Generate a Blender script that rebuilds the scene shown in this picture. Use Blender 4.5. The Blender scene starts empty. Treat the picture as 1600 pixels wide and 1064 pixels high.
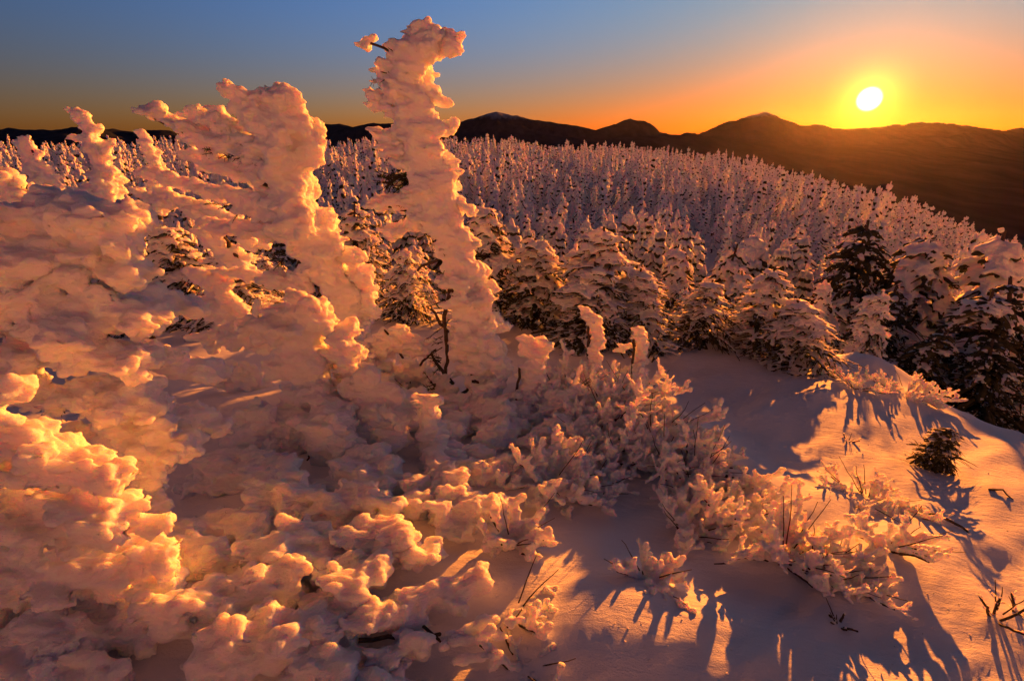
import bpy, bmesh, math, random
import numpy as np
from mathutils import Vector, Matrix, Quaternion, noise as mnoise

# ---------------------------------------------------------------- camera, sky, sun, exposure
S = bpy.context.scene
COL = S.collection
EYE = 2.2                       # eye height over the snow under the camera (m)
PITCH = math.radians(22.5)
FPX = 800.0                     # focal length in photo pixels (photo is 1600 wide)
SUN_EL = math.radians(2.3)
SUN_AZ = math.radians(32.3)     # clockwise from +Y
SUN_DIR = Vector((math.sin(SUN_AZ) * math.cos(SUN_EL), math.cos(SUN_AZ) * math.cos(SUN_EL), math.sin(SUN_EL)))

cam_d = bpy.data.cameras.new('camera')
cam = bpy.data.objects.new('camera', cam_d)
COL.objects.link(cam)
cam_d.sensor_width = 36.0
cam_d.lens = 18.0
cam_d.clip_start = 0.05
cam_d.clip_end = 80000.0
cam.location = (0, 0, EYE)
cam.rotation_euler = (math.radians(90) - PITCH, 0, 0)
S.camera = cam

world = bpy.data.worlds.new('World')
S.world = world
world.use_nodes = True
wn, wl = world.node_tree.nodes, world.node_tree.links
wn.clear()
def wnode(t, **kw):
    n = wn.new(t)
    for k, v in kw.items():
        setattr(n, k, v)
    return n
w_out = wnode('ShaderNodeOutputWorld')
w_bg = wnode('ShaderNodeBackground')
w_sky = wnode('ShaderNodeTexSky', sky_type='NISHITA')
w_sky.sun_disc = False
w_sky.sun_elevation = SUN_EL
w_sky.sun_rotation = SUN_AZ
w_sky.altitude = 1300
w_sky.air_density = 1.0
w_sky.dust_density = 0.45
w_sky.ozone_density = 1.2
w_tc = wnode('ShaderNodeTexCoord')
w_dot = wnode('ShaderNodeVectorMath', operation='DOT_PRODUCT')
w_nrm = wnode('ShaderNodeVectorMath', operation='NORMALIZE')
wl.new(w_tc.outputs['Generated'], w_nrm.inputs[0])
wl.new(w_nrm.outputs[0], w_dot.inputs[0])
w_dot.inputs[1].default_value = SUN_DIR
# the sun's disc and the glow of the air around it, by angle from the sun
w_disc = wnode('ShaderNodeMapRange', interpolation_type='SMOOTHSTEP')
w_disc.inputs[1].default_value = math.cos(math.radians(1.05))
w_disc.inputs[2].default_value = math.cos(math.radians(0.15))
wl.new(w_dot.outputs['Value'], w_disc.inputs[0])
def glow(power, col):
    m = wnode('ShaderNodeMath', operation='MAXIMUM'); m.inputs[1].default_value = 0.0
    wl.new(w_dot.outputs['Value'], m.inputs[0])
    p = wnode('ShaderNodeMath', operation='POWER'); p.inputs[1].default_value = power
    wl.new(m.outputs[0], p.inputs[0])
    s = wnode('ShaderNodeVectorMath', operation='SCALE'); s.inputs[0].default_value = col
    wl.new(p.outputs[0], s.inputs['Scale'])
    return s.outputs[0]
def vadd(a, b):
    n = wnode('ShaderNodeVectorMath', operation='ADD')
    wl.new(a, n.inputs[0]); wl.new(b, n.inputs[1])
    return n.outputs[0]
# low air reddens the light, high air is clear blue; the sky is brighter towards the sun
w_sep = wnode('ShaderNodeSeparateXYZ'); wl.new(w_nrm.outputs[0], w_sep.inputs[0])
w_el = wnode('ShaderNodeMapRange', interpolation_type='SMOOTHSTEP')
w_el.inputs[1].default_value = -0.02; w_el.inputs[2].default_value = 0.24
wl.new(w_sep.outputs[2], w_el.inputs[0])
w_tint = wnode('ShaderNodeMix', data_type='RGBA')
w_tint.inputs[7].default_value = (0.93, 0.97, 1.52, 1)
wl.new(w_el.outputs[0], w_tint.inputs[0])
w_pw = wnode('ShaderNodeMath', operation='POWER', use_clamp=True); w_pw.inputs[1].default_value = 5.0
w_mx = wnode('ShaderNodeMath', operation='MAXIMUM'); w_mx.inputs[1].default_value = 0.0
wl.new(w_dot.outputs['Value'], w_mx.inputs[0]); wl.new(w_mx.outputs[0], w_pw.inputs[0])
w_hor = wnode('ShaderNodeMix', data_type='RGBA')
w_hor.inputs[6].default_value = (1.10, 0.50, 0.55, 1); w_hor.inputs[7].default_value = (1.18, 0.28, 0.15, 1)
wl.new(w_pw.outputs[0], w_hor.inputs[0]); wl.new(w_hor.outputs[2], w_tint.inputs[6])
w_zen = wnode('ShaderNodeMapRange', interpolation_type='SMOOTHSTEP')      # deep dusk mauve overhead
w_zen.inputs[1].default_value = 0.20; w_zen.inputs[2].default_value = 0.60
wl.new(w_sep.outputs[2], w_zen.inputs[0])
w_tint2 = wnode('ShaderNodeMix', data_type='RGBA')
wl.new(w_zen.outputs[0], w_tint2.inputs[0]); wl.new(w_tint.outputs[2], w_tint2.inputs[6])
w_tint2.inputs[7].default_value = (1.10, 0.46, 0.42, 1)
w_side = wnode('ShaderNodeMapRange'); w_side.inputs[1].default_value = 0.0; w_side.inputs[2].default_value = 1.0
w_side.inputs[3].default_value = 0.50; w_side.inputs[4].default_value = 1.0
wl.new(w_dot.outputs['Value'], w_side.inputs[0])
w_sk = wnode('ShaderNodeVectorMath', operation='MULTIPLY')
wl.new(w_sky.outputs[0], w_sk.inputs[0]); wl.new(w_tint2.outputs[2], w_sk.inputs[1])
w_sk2 = wnode('ShaderNodeVectorMath', operation='SCALE')
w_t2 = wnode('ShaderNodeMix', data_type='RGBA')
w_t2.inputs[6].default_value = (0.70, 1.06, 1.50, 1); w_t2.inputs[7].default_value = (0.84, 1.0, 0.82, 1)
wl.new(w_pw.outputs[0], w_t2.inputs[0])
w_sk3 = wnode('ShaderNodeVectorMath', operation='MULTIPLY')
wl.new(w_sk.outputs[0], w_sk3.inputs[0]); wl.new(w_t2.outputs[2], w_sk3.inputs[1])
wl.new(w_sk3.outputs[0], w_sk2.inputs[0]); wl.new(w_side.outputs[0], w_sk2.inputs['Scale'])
SKY_STRENGTH = 0.039
total = w_sk2.outputs[0]
w_ds = wnode('ShaderNodeVectorMath', operation='SCALE'); w_ds.inputs[0].default_value = (75, 58, 30)
wl.new(w_disc.outputs[0], w_ds.inputs['Scale'])
total = vadd(total, w_ds.outputs[0])
total = vadd(total, glow(1800.0, (12.0, 7.0, 0.6)))
total = vadd(total, glow(140.0, (1.8, 0.5, 0.0)))
wl.new(total, w_bg.inputs[0])
w_bg.inputs[1].default_value = SKY_STRENGTH
wl.new(w_bg.outputs[0], w_out.inputs[0])

sun_d = bpy.data.lights.new('sun', 'SUN')
sun_d.energy = 5.0
sun_d.color = (1.0, 0.255, 0.026)
sun_d.angle = math.radians(0.5)
sun = bpy.data.objects.new('sun', sun_d)
COL.objects.link(sun)
sun.rotation_euler = SUN_DIR.to_track_quat('Z', 'Y').to_euler()

S.view_settings.view_transform = 'Standard'
S.view_settings.look = 'None'
S.view_settings.exposure = 1.65
S.view_settings.gamma = 1.0
S.view_settings.use_curve_mapping = False
S.render.engine = 'CYCLES'
S.cycles.use_denoising = True
S.cycles.max_bounces = 10
S.cycles.diffuse_bounces = 8
S.cycles.glossy_bounces = 2
S.cycles.transmission_bounces = 2
S.cycles.volume_bounces = 0
S.cycles.sample_clamp_indirect = 6.0

# ---------------------------------------------------------------- helpers
RNG = np.random.default_rng(7)
random.seed(7)
CP, SP = math.cos(PITCH), math.sin(PITCH)
def ray(px, py):
    cx, cy = (px - 800) / FPX, (532 - py) / FPX
    return np.array([cx, CP + cy * SP, cy * CP - SP])
def at(px, py, Y):
    """the point of the place that the photo shows at (px, py), Y metres ahead"""
    r = ray(px, py)
    return np.array([0, 0, EYE]) + r * (Y / r[1])

def _hash(ix, iy, seed):
    h = (ix.astype(np.int64) * 374761393 + iy.astype(np.int64) * 668265263 + seed * 1442695041) & 0x7fffffff
    h = ((h ^ (h >> 13)) * 1274126177) & 0x7fffffff
    return ((h ^ (h >> 16)) & 0xffff) / 65535.0
def vnoise(x, y, seed=0):
    ix, iy = np.floor(x), np.floor(y)
    fx, fy = x - ix, y - iy
    ix = ix.astype(np.int64); iy = iy.astype(np.int64)
    u, v = fx * fx * (3 - 2 * fx), fy * fy * (3 - 2 * fy)
    a, b = _hash(ix, iy, seed), _hash(ix + 1, iy, seed)
    c, d = _hash(ix, iy + 1, seed), _hash(ix + 1, iy + 1, seed)
    return (a * (1 - u) + b * u) * (1 - v) + (c * (1 - u) + d * u) * v - 0.5
def fbm(x, y, octv=4, seed=0, gain=0.5):
    s, a, f = 0, 1.0, 1.0
    for k in range(octv):
        s = s + a * vnoise(x * f + 17.3 * k, y * f - 9.1 * k, seed + k)
        a *= gain; f *= 2.03
    return s

def tag(o, label=None, cat=None, group=None, kind=None):
    if label: o['label'] = label
    if cat: o['category'] = cat
    if group: o['group'] = group
    if kind: o['kind'] = kind
    return o
def mesh_obj(name, verts, faces, mat, parent=None, smooth=True, loc=None):
    me = bpy.data.meshes.new(name)
    verts = np.asarray(verts, dtype=np.float32)
    if isinstance(faces, np.ndarray):
        n, k = faces.shape
        me.vertices.add(len(verts)); me.vertices.foreach_set('co', verts.ravel())
        me.loops.add(n * k); me.loops.foreach_set('vertex_index', faces.astype(np.int32).ravel())
        me.polygons.add(n)
        me.polygons.foreach_set('loop_start', np.arange(0, n * k, k, dtype=np.int32))
        me.polygons.foreach_set('loop_total', np.full(n, k, dtype=np.int32))
        me.update(calc_edges=True)
    else:
        me.from_pydata([tuple(v) for v in verts], [], faces)
    me.polygons.foreach_set('use_smooth', np.full(len(me.polygons), smooth))
    me.materials.append(mat)
    o = bpy.data.objects.new(name, me)
    COL.objects.link(o)
    if parent is not None: o.parent = parent
    if loc is not None: o.location = loc
    return o
def thing(name, loc, label, cat, group=None):
    o = bpy.data.objects.new(name, None)
    COL.objects.link(o)
    o.location = Vector([float(v) for v in loc]); o.empty_display_size = 0.1
    return tag(o, label, cat, group)

# ---------------------------------------------------------------- materials
def new_mat(name):
    m = bpy.data.materials.new(name); m.use_nodes = True
    nt = m.node_tree
    return m, nt, nt.nodes, nt.links, nt.nodes['Principled BSDF']
def add_noise(nt, vec, scale, detail=4, rough=0.55):
    n = nt.nodes.new('ShaderNodeTexNoise')
    n.inputs['Scale'].default_value = scale; n.inputs['Detail'].default_value = detail
    n.inputs['Roughness'].default_value = rough
    if vec is not None: nt.links.new(vec, n.inputs['Vector'])
    return n
def bump(nt, h, dist, strength=1.0, prev=None):
    b = nt.nodes.new('ShaderNodeBump')
    b.inputs['Distance'].default_value = dist; b.inputs['Strength'].default_value = strength
    nt.links.new(h, b.inputs['Height'])
    if prev is not None: nt.links.new(prev, b.inputs['Normal'])
    return b.outputs[0]
def ramp(nt, fac, stops):
    r = nt.nodes.new('ShaderNodeValToRGB')
    e = r.color_ramp.elements
    while len(e) < len(stops): e.new(0.5)
    for el, (p, c) in zip(e, stops):
        el.position = p; el.color = (*c, 1)
    nt.links.new(fac, r.inputs[0])
    return r.outputs[0]

def mat_ground():
    m, nt, N, L, b = new_mat('snow_drift')
    g = N.new('ShaderNodeNewGeometry')
    n1 = add_noise(nt, g.outputs['Position'], 0.8, 3)
    c = ramp(nt, n1.outputs[0], [(0.3, (0.84, 0.85, 0.87)), (0.7, (0.90, 0.90, 0.91))])
    # far away the valley floor is wooded: dark conifers with thin snow
    d = N.new('ShaderNodeVectorMath'); d.operation = 'LENGTH'; L.new(g.outputs['Position'], d.inputs[0])
    mr = N.new('ShaderNodeMapRange'); mr.inputs[1].default_value = 180; mr.inputs[2].default_value = 420
    L.new(d.outputs['Value'], mr.inputs[0])
    n2 = add_noise(nt, g.outputs['Position'], 0.004, 9, 0.65)
    far = ramp(nt, n2.outputs[0], [(0.38, (0.030, 0.030, 0.026)), (0.62, (0.075, 0.072, 0.068))])
    mx = N.new('ShaderNodeMix'); mx.data_type = 'RGBA'
    L.new(mr.outputs[0], mx.inputs[0]); L.new(c, mx.inputs[6]); L.new(far, mx.inputs[7])
    L.new(mx.outputs[2], b.inputs['Base Color'])
    b.inputs['Roughness'].default_value = 0.55
    b.inputs['IOR'].default_value = 1.04
    b.inputs['Subsurface Weight'].default_value = 0.0
    mp = N.new('ShaderNodeMapping'); mp.inputs['Rotation'].default_value = (0, 0, 0.55); mp.inputs['Scale'].default_value = (1.0, 3.2, 1.0)
    L.new(g.outputs['Position'], mp.inputs[0])
    w = add_noise(nt, mp.outputs[0], 7.0, 5, 0.6)
    fine = add_noise(nt, g.outputs['Position'], 130.0, 3, 0.7)
    nb = bump(nt, w.outputs[0], 0.025, 0.45)
    nb = bump(nt, fine.outputs[0], 0.005, 0.9, nb)
    L.new(nb, b.inputs['Normal'])
    return m
def mat_rime(name='rime_ice', scale=0.07, aniso=0.6, col=(0.97, 0.96, 0.95, 1)):
    m, nt, N, L, b = new_mat(name)
    g = N.new('ShaderNodeNewGeometry')
    b.inputs['Base Color'].default_value = col
    b.inputs['Roughness'].default_value = 0.6
    b.inputs['Specular IOR Level'].default_value = 0.2
    b.subsurface_method = 'RANDOM_WALK'
    b.inputs['Subsurface Weight'].default_value = 1.0
    b.inputs['Subsurface Radius'].default_value = (1.0, 0.68, 0.34)
    b.inputs['Subsurface Scale'].default_value = scale
    b.inputs['Subsurface Anisotropy'].default_value = aniso
    mp = N.new('ShaderNodeMapping'); mp.vector_type = 'TEXTURE'
    mp.inputs['Rotation'].default_value = (0, 0.2, 0.6); mp.inputs['Scale'].default_value = (2.2, 1.0, 1.0)
    L.new(g.outputs['Position'], mp.inputs[0])
    n1 = add_noise(nt, mp.outputs[0], 34.0, 5, 0.62)
    n2 = add_noise(nt, g.outputs['Position'], 190.0, 2, 0.7)
    nb = bump(nt, n1.outputs[0], 0.032, 0.9)
    nb = bump(nt, n2.outputs[0], 0.003, 0.6, nb)
    L.new(nb, b.inputs['Normal'])
    return m
def mat_tree_snow():
    m, nt, N, L, b = new_mat('tree_snow')
    g = N.new('ShaderNodeNewGeometry')
    b.inputs['Base Color'].default_value = (0.90, 0.89, 0.89, 1)
    b.inputs['Roughness'].default_value = 0.7
    b.inputs['Specular IOR Level'].default_value = 0.15
    b.subsurface_method = 'RANDOM_WALK'
    b.inputs['Subsurface Weight'].default_value = 0.8
    b.inputs['Subsurface Radius'].default_value = (1.0, 0.6, 0.32)
    b.inputs['Subsurface Scale'].default_value = 0.10
    n1 = add_noise(nt, g.outputs['Position'], 14.0, 5, 0.65)
    nb = bump(nt, n1.outputs[0], 0.08, 0.7)
    L.new(nb, b.inputs['Normal'])
    return m
def mat_needles():
    m, nt, N, L, b = new_mat('spruce_needles')
    g = N.new('ShaderNodeNewGeometry')
    n1 = add_noise(nt, g.outputs['Position'], 9.0, 4)
    L.new(ramp(nt, n1.outputs[0], [(0.35, (0.030, 0.038, 0.020)), (0.7, (0.085, 0.080, 0.050))]), b.inputs['Base Color'])
    b.inputs['Roughness'].default_value = 0.8
    b.inputs['Specular IOR Level'].default_value = 0.15
    return m
def mat_bark():
    m, nt, N, L, b = new_mat('conifer_bark')
    g = N.new('ShaderNodeNewGeometry')
    n1 = add_noise(nt, g.outputs['Position'], 40.0, 5, 0.7)
    L.new(ramp(nt, n1.outputs[0], [(0.35, (0.035, 0.025, 0.018)), (0.7, (0.11, 0.080, 0.060))]), b.inputs['Base Color'])
    b.inputs['Roughness'].default_value = 0.9
    L.new(bump(nt, n1.outputs[0], 0.01, 0.8), b.inputs['Normal'])
    return m
def mat_mountain(name='wooded_mountain', snow=0.75):
    m, nt, N, L, b = new_mat(name)
    g = N.new('ShaderNodeNewGeometry')
    sx = N.new('ShaderNodeSeparateXYZ'); L.new(g.outputs['Position'], sx.inputs[0])
    mp1 = N.new('ShaderNodeMapping'); mp1.inputs['Scale'].default_value = (1.0, 0.2, 0.5); L.new(g.outputs['Position'], mp1.inputs[0])
    n1 = add_noise(nt, mp1.outputs[0], 0.006, 9, 0.70)
    mp = N.new('ShaderNodeMapping'); mp.inputs['Scale'].default_value = (1.0, 0.16, 0.5); L.new(g.outputs['Position'], mp.inputs[0])
    n2 = add_noise(nt, mp.outputs[0], 0.010, 8, 0.68)
    base = ramp(nt, n2.outputs[0], [(0.38, (0.016, 0.022, 0.036)), (0.68, (0.045, 0.052, 0.072))])
    # bare snowy summits and snow-filled slide scars
    a = N.new('ShaderNodeMath'); a.operation = 'MULTIPLY_ADD'
    L.new(n1.outputs[0], a.inputs[0]); a.inputs[1].default_value = 260.0; L.new(sx.outputs[2], a.inputs[2])
    mr = N.new('ShaderNodeMapRange'); mr.inputs[1].default_value = 265.0; mr.inputs[2].default_value = 360.0
    L.new(a.outputs[0], mr.inputs[0])
    sn = N.new('ShaderNodeMath'); sn.operation = 'MULTIPLY'; sn.inputs[1].default_value = snow
    L.new(mr.outputs[0], sn.inputs[0])
    mx = N.new('ShaderNodeMix'); mx.data_type = 'RGBA'
    L.new(sn.outputs[0], mx.inputs[0]); L.new(base, mx.inputs[6]); mx.inputs[7].default_value = (0.55, 0.56, 0.60, 1)
    L.new(mx.outputs[2], b.inputs['Base Color'])
    df = N.new('ShaderNodeBsdfDiffuse'); L.new(mx.outputs[2], df.inputs[0])
    L.new(df.outputs[0], N['Material Output'].inputs[0])
    return m
M_GROUND, M_RIME, M_TSNOW, M_NEEDLE, M_BARK, M_MOUNT = mat_ground(), mat_rime(), mat_tree_snow(), mat_needles(), mat_bark(), mat_mountain()
M_TWIG_RIME = mat_rime('rime_crust', 0.03, 0.5, (0.90, 0.89, 0.89, 1))
M_FOOT = mat_mountain('wooded_foothill', 0.0)

# ---------------------------------------------------------------- terrain
R_K = np.array([0.2, 2, 5, 8, 10, 12, 16, 20, 30, 45, 90, 150, 210, 300, 500, 1500, 4000, 40000.0])
PH_K = np.array([-180, -130, -95, -50, -20, 0, 20, 32, 45, 60, 95, 130, 180.0])
T_Z = np.array([   # snow level below the eye, by bearing (rows) and range (columns)
 [-2.2, -2.05, -1.2, 0.5, 1.6, 2.5, 3.9, 4.8, 5.6, 5.6, 4, 0, -8, -25, -80, -240, -300, -300],  # unseen knoll behind the camera, added to bounce warm sunlight onto the rime
 [-2.2, -2.1, -1.6, -0.4, 0.4, 1.1, 2.2, 2.8, 3.3, 3.0, 1, -3, -10, -28, -80, -240, -300, -300],  # flank of the added bounce-light knoll
 [-2.2, -2.1, -2.3, -2.6, -3.0, -3.5, -4.5, -5.5, -6.5, -7, -7, -8, -11, -30, -80, -240, -300, -300],
 [-2.2, -2.1, -2.3, -2.7, -3.1, -3.8, -5.4, -6.6, -7.4, -7.6, -7.2, -7.9, -10.5, -25, -80, -240, -300, -300],
 [-2.2, -2.1, -2.4, -2.75, -3.2, -4.1, -6.0, -7.2, -8.2, -8.6, -8.1, -8.1, -10.5, -25, -80, -240, -300, -300],
 [-2.2, -2.15, -2.6, -2.95, -3.4, -4.7, -7.2, -8.6, -9.6, -9.7, -8.7, -8.4, -10.5, -25, -80, -240, -300, -300],
 [-2.2, -2.2, -2.8, -3.08, -3.55, -5.0, -7.9, -9.2, -9.8, -9.8, -9.6, -10.1, -13, -30, -90, -250, -300, -300],
 [-2.2, -2.2, -2.8, -3.08, -3.65, -5.2, -8.2, -9.4, -10.0, -10.4, -12.7, -17, -23, -45, -110, -260, -300, -300],
 [-2.2, -2.2, -2.75, -3.25, -4.2, -5.8, -8.2, -9.2, -10.3, -11.7, -18, -27, -37, -60, -130, -260, -300, -300],
 [-2.2, -2.15, -2.6, -3.4, -4.6, -6.2, -8.4, -9.6, -11.5, -14.5, -25, -39, -53, -80, -150, -260, -300, -300],
 [-2.2, -2.2, -2.8, -3.8, -4.6, -5.8, -7.5, -9, -12, -17, -32, -50, -66, -90, -160, -260, -300, -300],
 [-2.2, -2.1, -1.6, -0.4, 0.4, 1.1, 2.2, 2.8, 3.3, 3.0, 1, -3, -10, -28, -80, -240, -300, -300],  # opposite flank of the added bounce-light knoll
 [-2.2, -2.05, -1.2, 0.5, 1.6, 2.5, 3.9, 4.8, 5.6, 5.6, 4, 0, -8, -25, -80, -240, -300, -300],  # added knoll again, closing the circle of bearings
])
_lr = np.linspace(math.log(0.2), math.log(40000), 420)
_ph = np.linspace(-180, 180, 361)
_tmp = np.stack([np.interp(_lr, np.log(R_K), row) for row in T_Z])
LUT = np.stack([np.interp(_ph, PH_K, _tmp[:, j]) for j in range(len(_lr))], axis=1)
def _blur(a, n, axis, wrap):
    for _ in range(3):
        p = [(0, 0), (0, 0)]; p[axis] = (n, n)
        q = np.pad(a, p, mode='wrap' if wrap else 'edge')
        c = np.cumsum(q, axis=axis)
        c = np.insert(c, 0, 0, axis=axis)
        k = 2 * n + 1
        a = (np.take(c, range(k, c.shape[axis]), axis=axis) - np.take(c, range(0, c.shape[axis] - k), axis=axis)) / k
    return a
LUT = _blur(LUT[:-1], 7, 0, True); LUT = np.concatenate([LUT, LUT[:1]], 0)
LUT = _blur(LUT, 2, 1, False)
BUMPS = [(5.7, 7.3, 0.42, 0.9, 0.6, 0.3), (3.5, 7.6, 0.35, 0.7, 0.5, 0.2), (0.4, 1.7, 0.10, 0.5, 0.3, 0.7), (1.35, 4.1, 0.28, 1.4, 0.5, -1.0)]          # (x, y, height, radius along, radius across, direction)
def zground(x, y):
    x = np.asarray(x, float); y = np.asarray(y, float)
    r = np.hypot(x, y) + 1e-6
    ph = np.degrees(np.arctan2(x, y))
    u = np.clip((np.log(np.maximum(r, 0.2)) - _lr[0]) / (_lr[1] - _lr[0]), 0, len(_lr) - 1.001)
    v = np.clip(ph + 180, 0, 359.999)
    iu, iv = u.astype(int), v.astype(int)
    fu, fv = u - iu, v - iv
    z = (LUT[iv, iu] * (1 - fu) + LUT[iv, iu + 1] * fu) * (1 - fv) + (LUT[iv + 1, iu] * (1 - fu) + LUT[iv + 1, iu + 1] * fu) * fv
    for (bx, by, h, sa, sb, d) in BUMPS:
        c, s = math.cos(d), math.sin(d)
        a = ((x - bx) * c + (y - by) * s) / sa; b = (-(x - bx) * s + (y - by) * c) / sb
        z = z + h * np.exp(-(a * a + b * b))
    near = np.exp(-(r / 30.0) ** 2)
    # wind-packed ripples and soft undulation
    c, s = math.cos(0.55), math.sin(0.55)
    a, b = x * c + y * s, -x * s + y * c
    z = z + near * (0.12 * fbm(a * 0.35, b * 0.8, 3, 5) + 0.09 * fbm(a * 0.9, b * 2.6, 3, 11) + 0.026 * fbm(a * 3, b * 9, 3, 19))
    midr = np.clip((r - 18) / 40, 0, 1) * np.clip((900 - r) / 600, 0, 1)
    z = z + midr * 1.3 * fbm(x * 0.035, y * 0.035, 3, 31)
    farr = np.clip((r - 600) / 2500, 0, 1)
    z = z + farr * 60 * fbm(x * 0.0009, y * 0.0009, 4, 41)
    return z + EYE
def build_ground():
    ph = np.concatenate([np.linspace(-180, -64, 40)[:-1], np.linspace(-64, 64, 320)[:-1], np.linspace(64, 180, 40)[:-1]])
    rs = [0.25]
    while rs[-1] < 14000:
        r = rs[-1]
        rs.append(r + max(0.045, (0.025 if r < 300 else 0.09) * r))
    rs = np.array(rs)
    P, R = np.meshgrid(np.radians(ph), rs)
    X, Y = R * np.sin(P), R * np.cos(P)
    Z = zground(X, Y)
    n, k = X.shape
    v = np.stack([X, Y, Z], -1).reshape(-1, 3)
    i = np.arange(n - 1)[:, None] * k; j = np.arange(k)[None, :]; j2 = (j + 1) % k
    f = np.stack([i + j, i + k + j, i + k + j2, i + j2], -1).reshape(-1, 4)[:, ::-1]
    v = np.concatenate([v, [[0, 0, float(zground(0.0, 0.001))]]])
    cen = len(v) - 1
    f = np.concatenate([f, np.stack([np.full(k, cen), np.arange(k), np.arange(k), (np.arange(k) + 1) % k], -1)[:0]])
    o = mesh_obj('snow_ground', v, f, M_GROUND)
    tag(o, 'snow-covered mountain slope dropping into a dark wooded valley', kind='structure')

SKYLINE = [(-700, 205), (-300, 200), (0, 212), (40, 207), (90, 204), (130, 199), (170, 205), (210, 208), (245, 203), (265, 204), (290, 212), (380, 209), (470, 201),
 (500, 193), (530, 192), (550, 199), (580, 190), (620, 193), (680, 200), (700, 196), (720, 190), (745, 184), (775, 176), (800, 183), (830, 188), (860, 190),
 (900, 195), (930, 203), (950, 197), (985, 186), (1010, 194), (1030, 209), (1060, 211), (1075, 206), (1090, 210), (1130, 195), (1165, 186), (1195, 175),
 (1225, 187), (1250, 196), (1280, 195), (1300, 200), (1340, 200), (1400, 199), (1440, 203), (1470, 198), (1500, 200), (1540, 203), (1580, 207), (1640, 208), (1900, 200), (2400, 212)]
def sky_elev(px, py):
    r = ray(px, py)
    return math.degrees(math.atan2(r[0], r[1])), r[2] / math.hypot(r[0], r[1])
def build_range(name, label, prof, dist, depth, seed, rough, ph0, ph1, n_ph=420, n_r=46, mat=None):
    az, el = zip(*[sky_elev(*p) for p in prof])
    ph = np.linspace(ph0, ph1, n_ph)
    e = np.interp(ph, az, el)
    e = np.convolve(np.pad(e, 2, mode='edge'), [0.0, 0.15, 0.7, 0.15, 0.0], 'valid')
    edge = np.clip((ph - ph0) / 6, 0, 1) * np.clip((ph1 - ph) / 6, 0, 1)
    t = np.linspace(-1, 1, n_r)
    P, T = np.meshgrid(np.radians(ph), t)
    R = dist + T * depth
    X, Y = R * np.sin(P), R * np.cos(P)
    top = e * dist
    base = -320.0
    shape = np.clip(1 - np.abs(T), 0, 1) ** 0.85
    H = base + (top - base) * edge * shape
    rid = fbm(X / 900, Y / 900, 6, seed, 0.55)
    H = H + rough * rid * (1 - np.abs(T)) * np.abs(T) ** 0.55 * 4 * edge
    H = H + rough * (0.10 * fbm(X / 140, Y / 140, 4, seed + 9) - 0.5 * np.abs(fbm(X / 420, Y / 420, 4, seed + 21)) * np.clip(1.1 - np.abs(T), 0, 1) * np.clip(np.abs(T) * 4, 0.15, 1)) * edge
    v = np.stack([X, Y, H + EYE], -1).reshape(-1, 3)
    n, k = X.shape
    i = np.arange(n - 1)[:, None] * k; j = np.arange(k - 1)[None, :]
    f = np.stack([i + j, i + j + 1, i + k + j + 1, i + k + j], -1).reshape(-1, 4)
    o = mesh_obj(name, v, f, mat or M_MOUNT)
    tag(o, label, kind='structure')
build_ground()
build_range('mountain_range', 'dark distant mountain range with snow-dusted pointed summits', SKYLINE, 9000, 3600, 3, 150, -62, 62, 760, 60)
build_range('foothill_ridge', 'low dark wooded foothills in front of the far range',
            [(-600, 232), (-200, 226), (100, 226), (300, 224), (480, 222), (560, 216), (640, 212), (720, 203), (790, 207), (860, 214), (950, 219), (1010, 212), (1060, 213), (1100, 214), (1180, 226), (1300, 236), (1400, 230), (1500, 236), (1600, 240), (1900, 246)],
            5200, 3900, 23, 60, -58, 60, 300, 60, M_FOOT)

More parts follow.
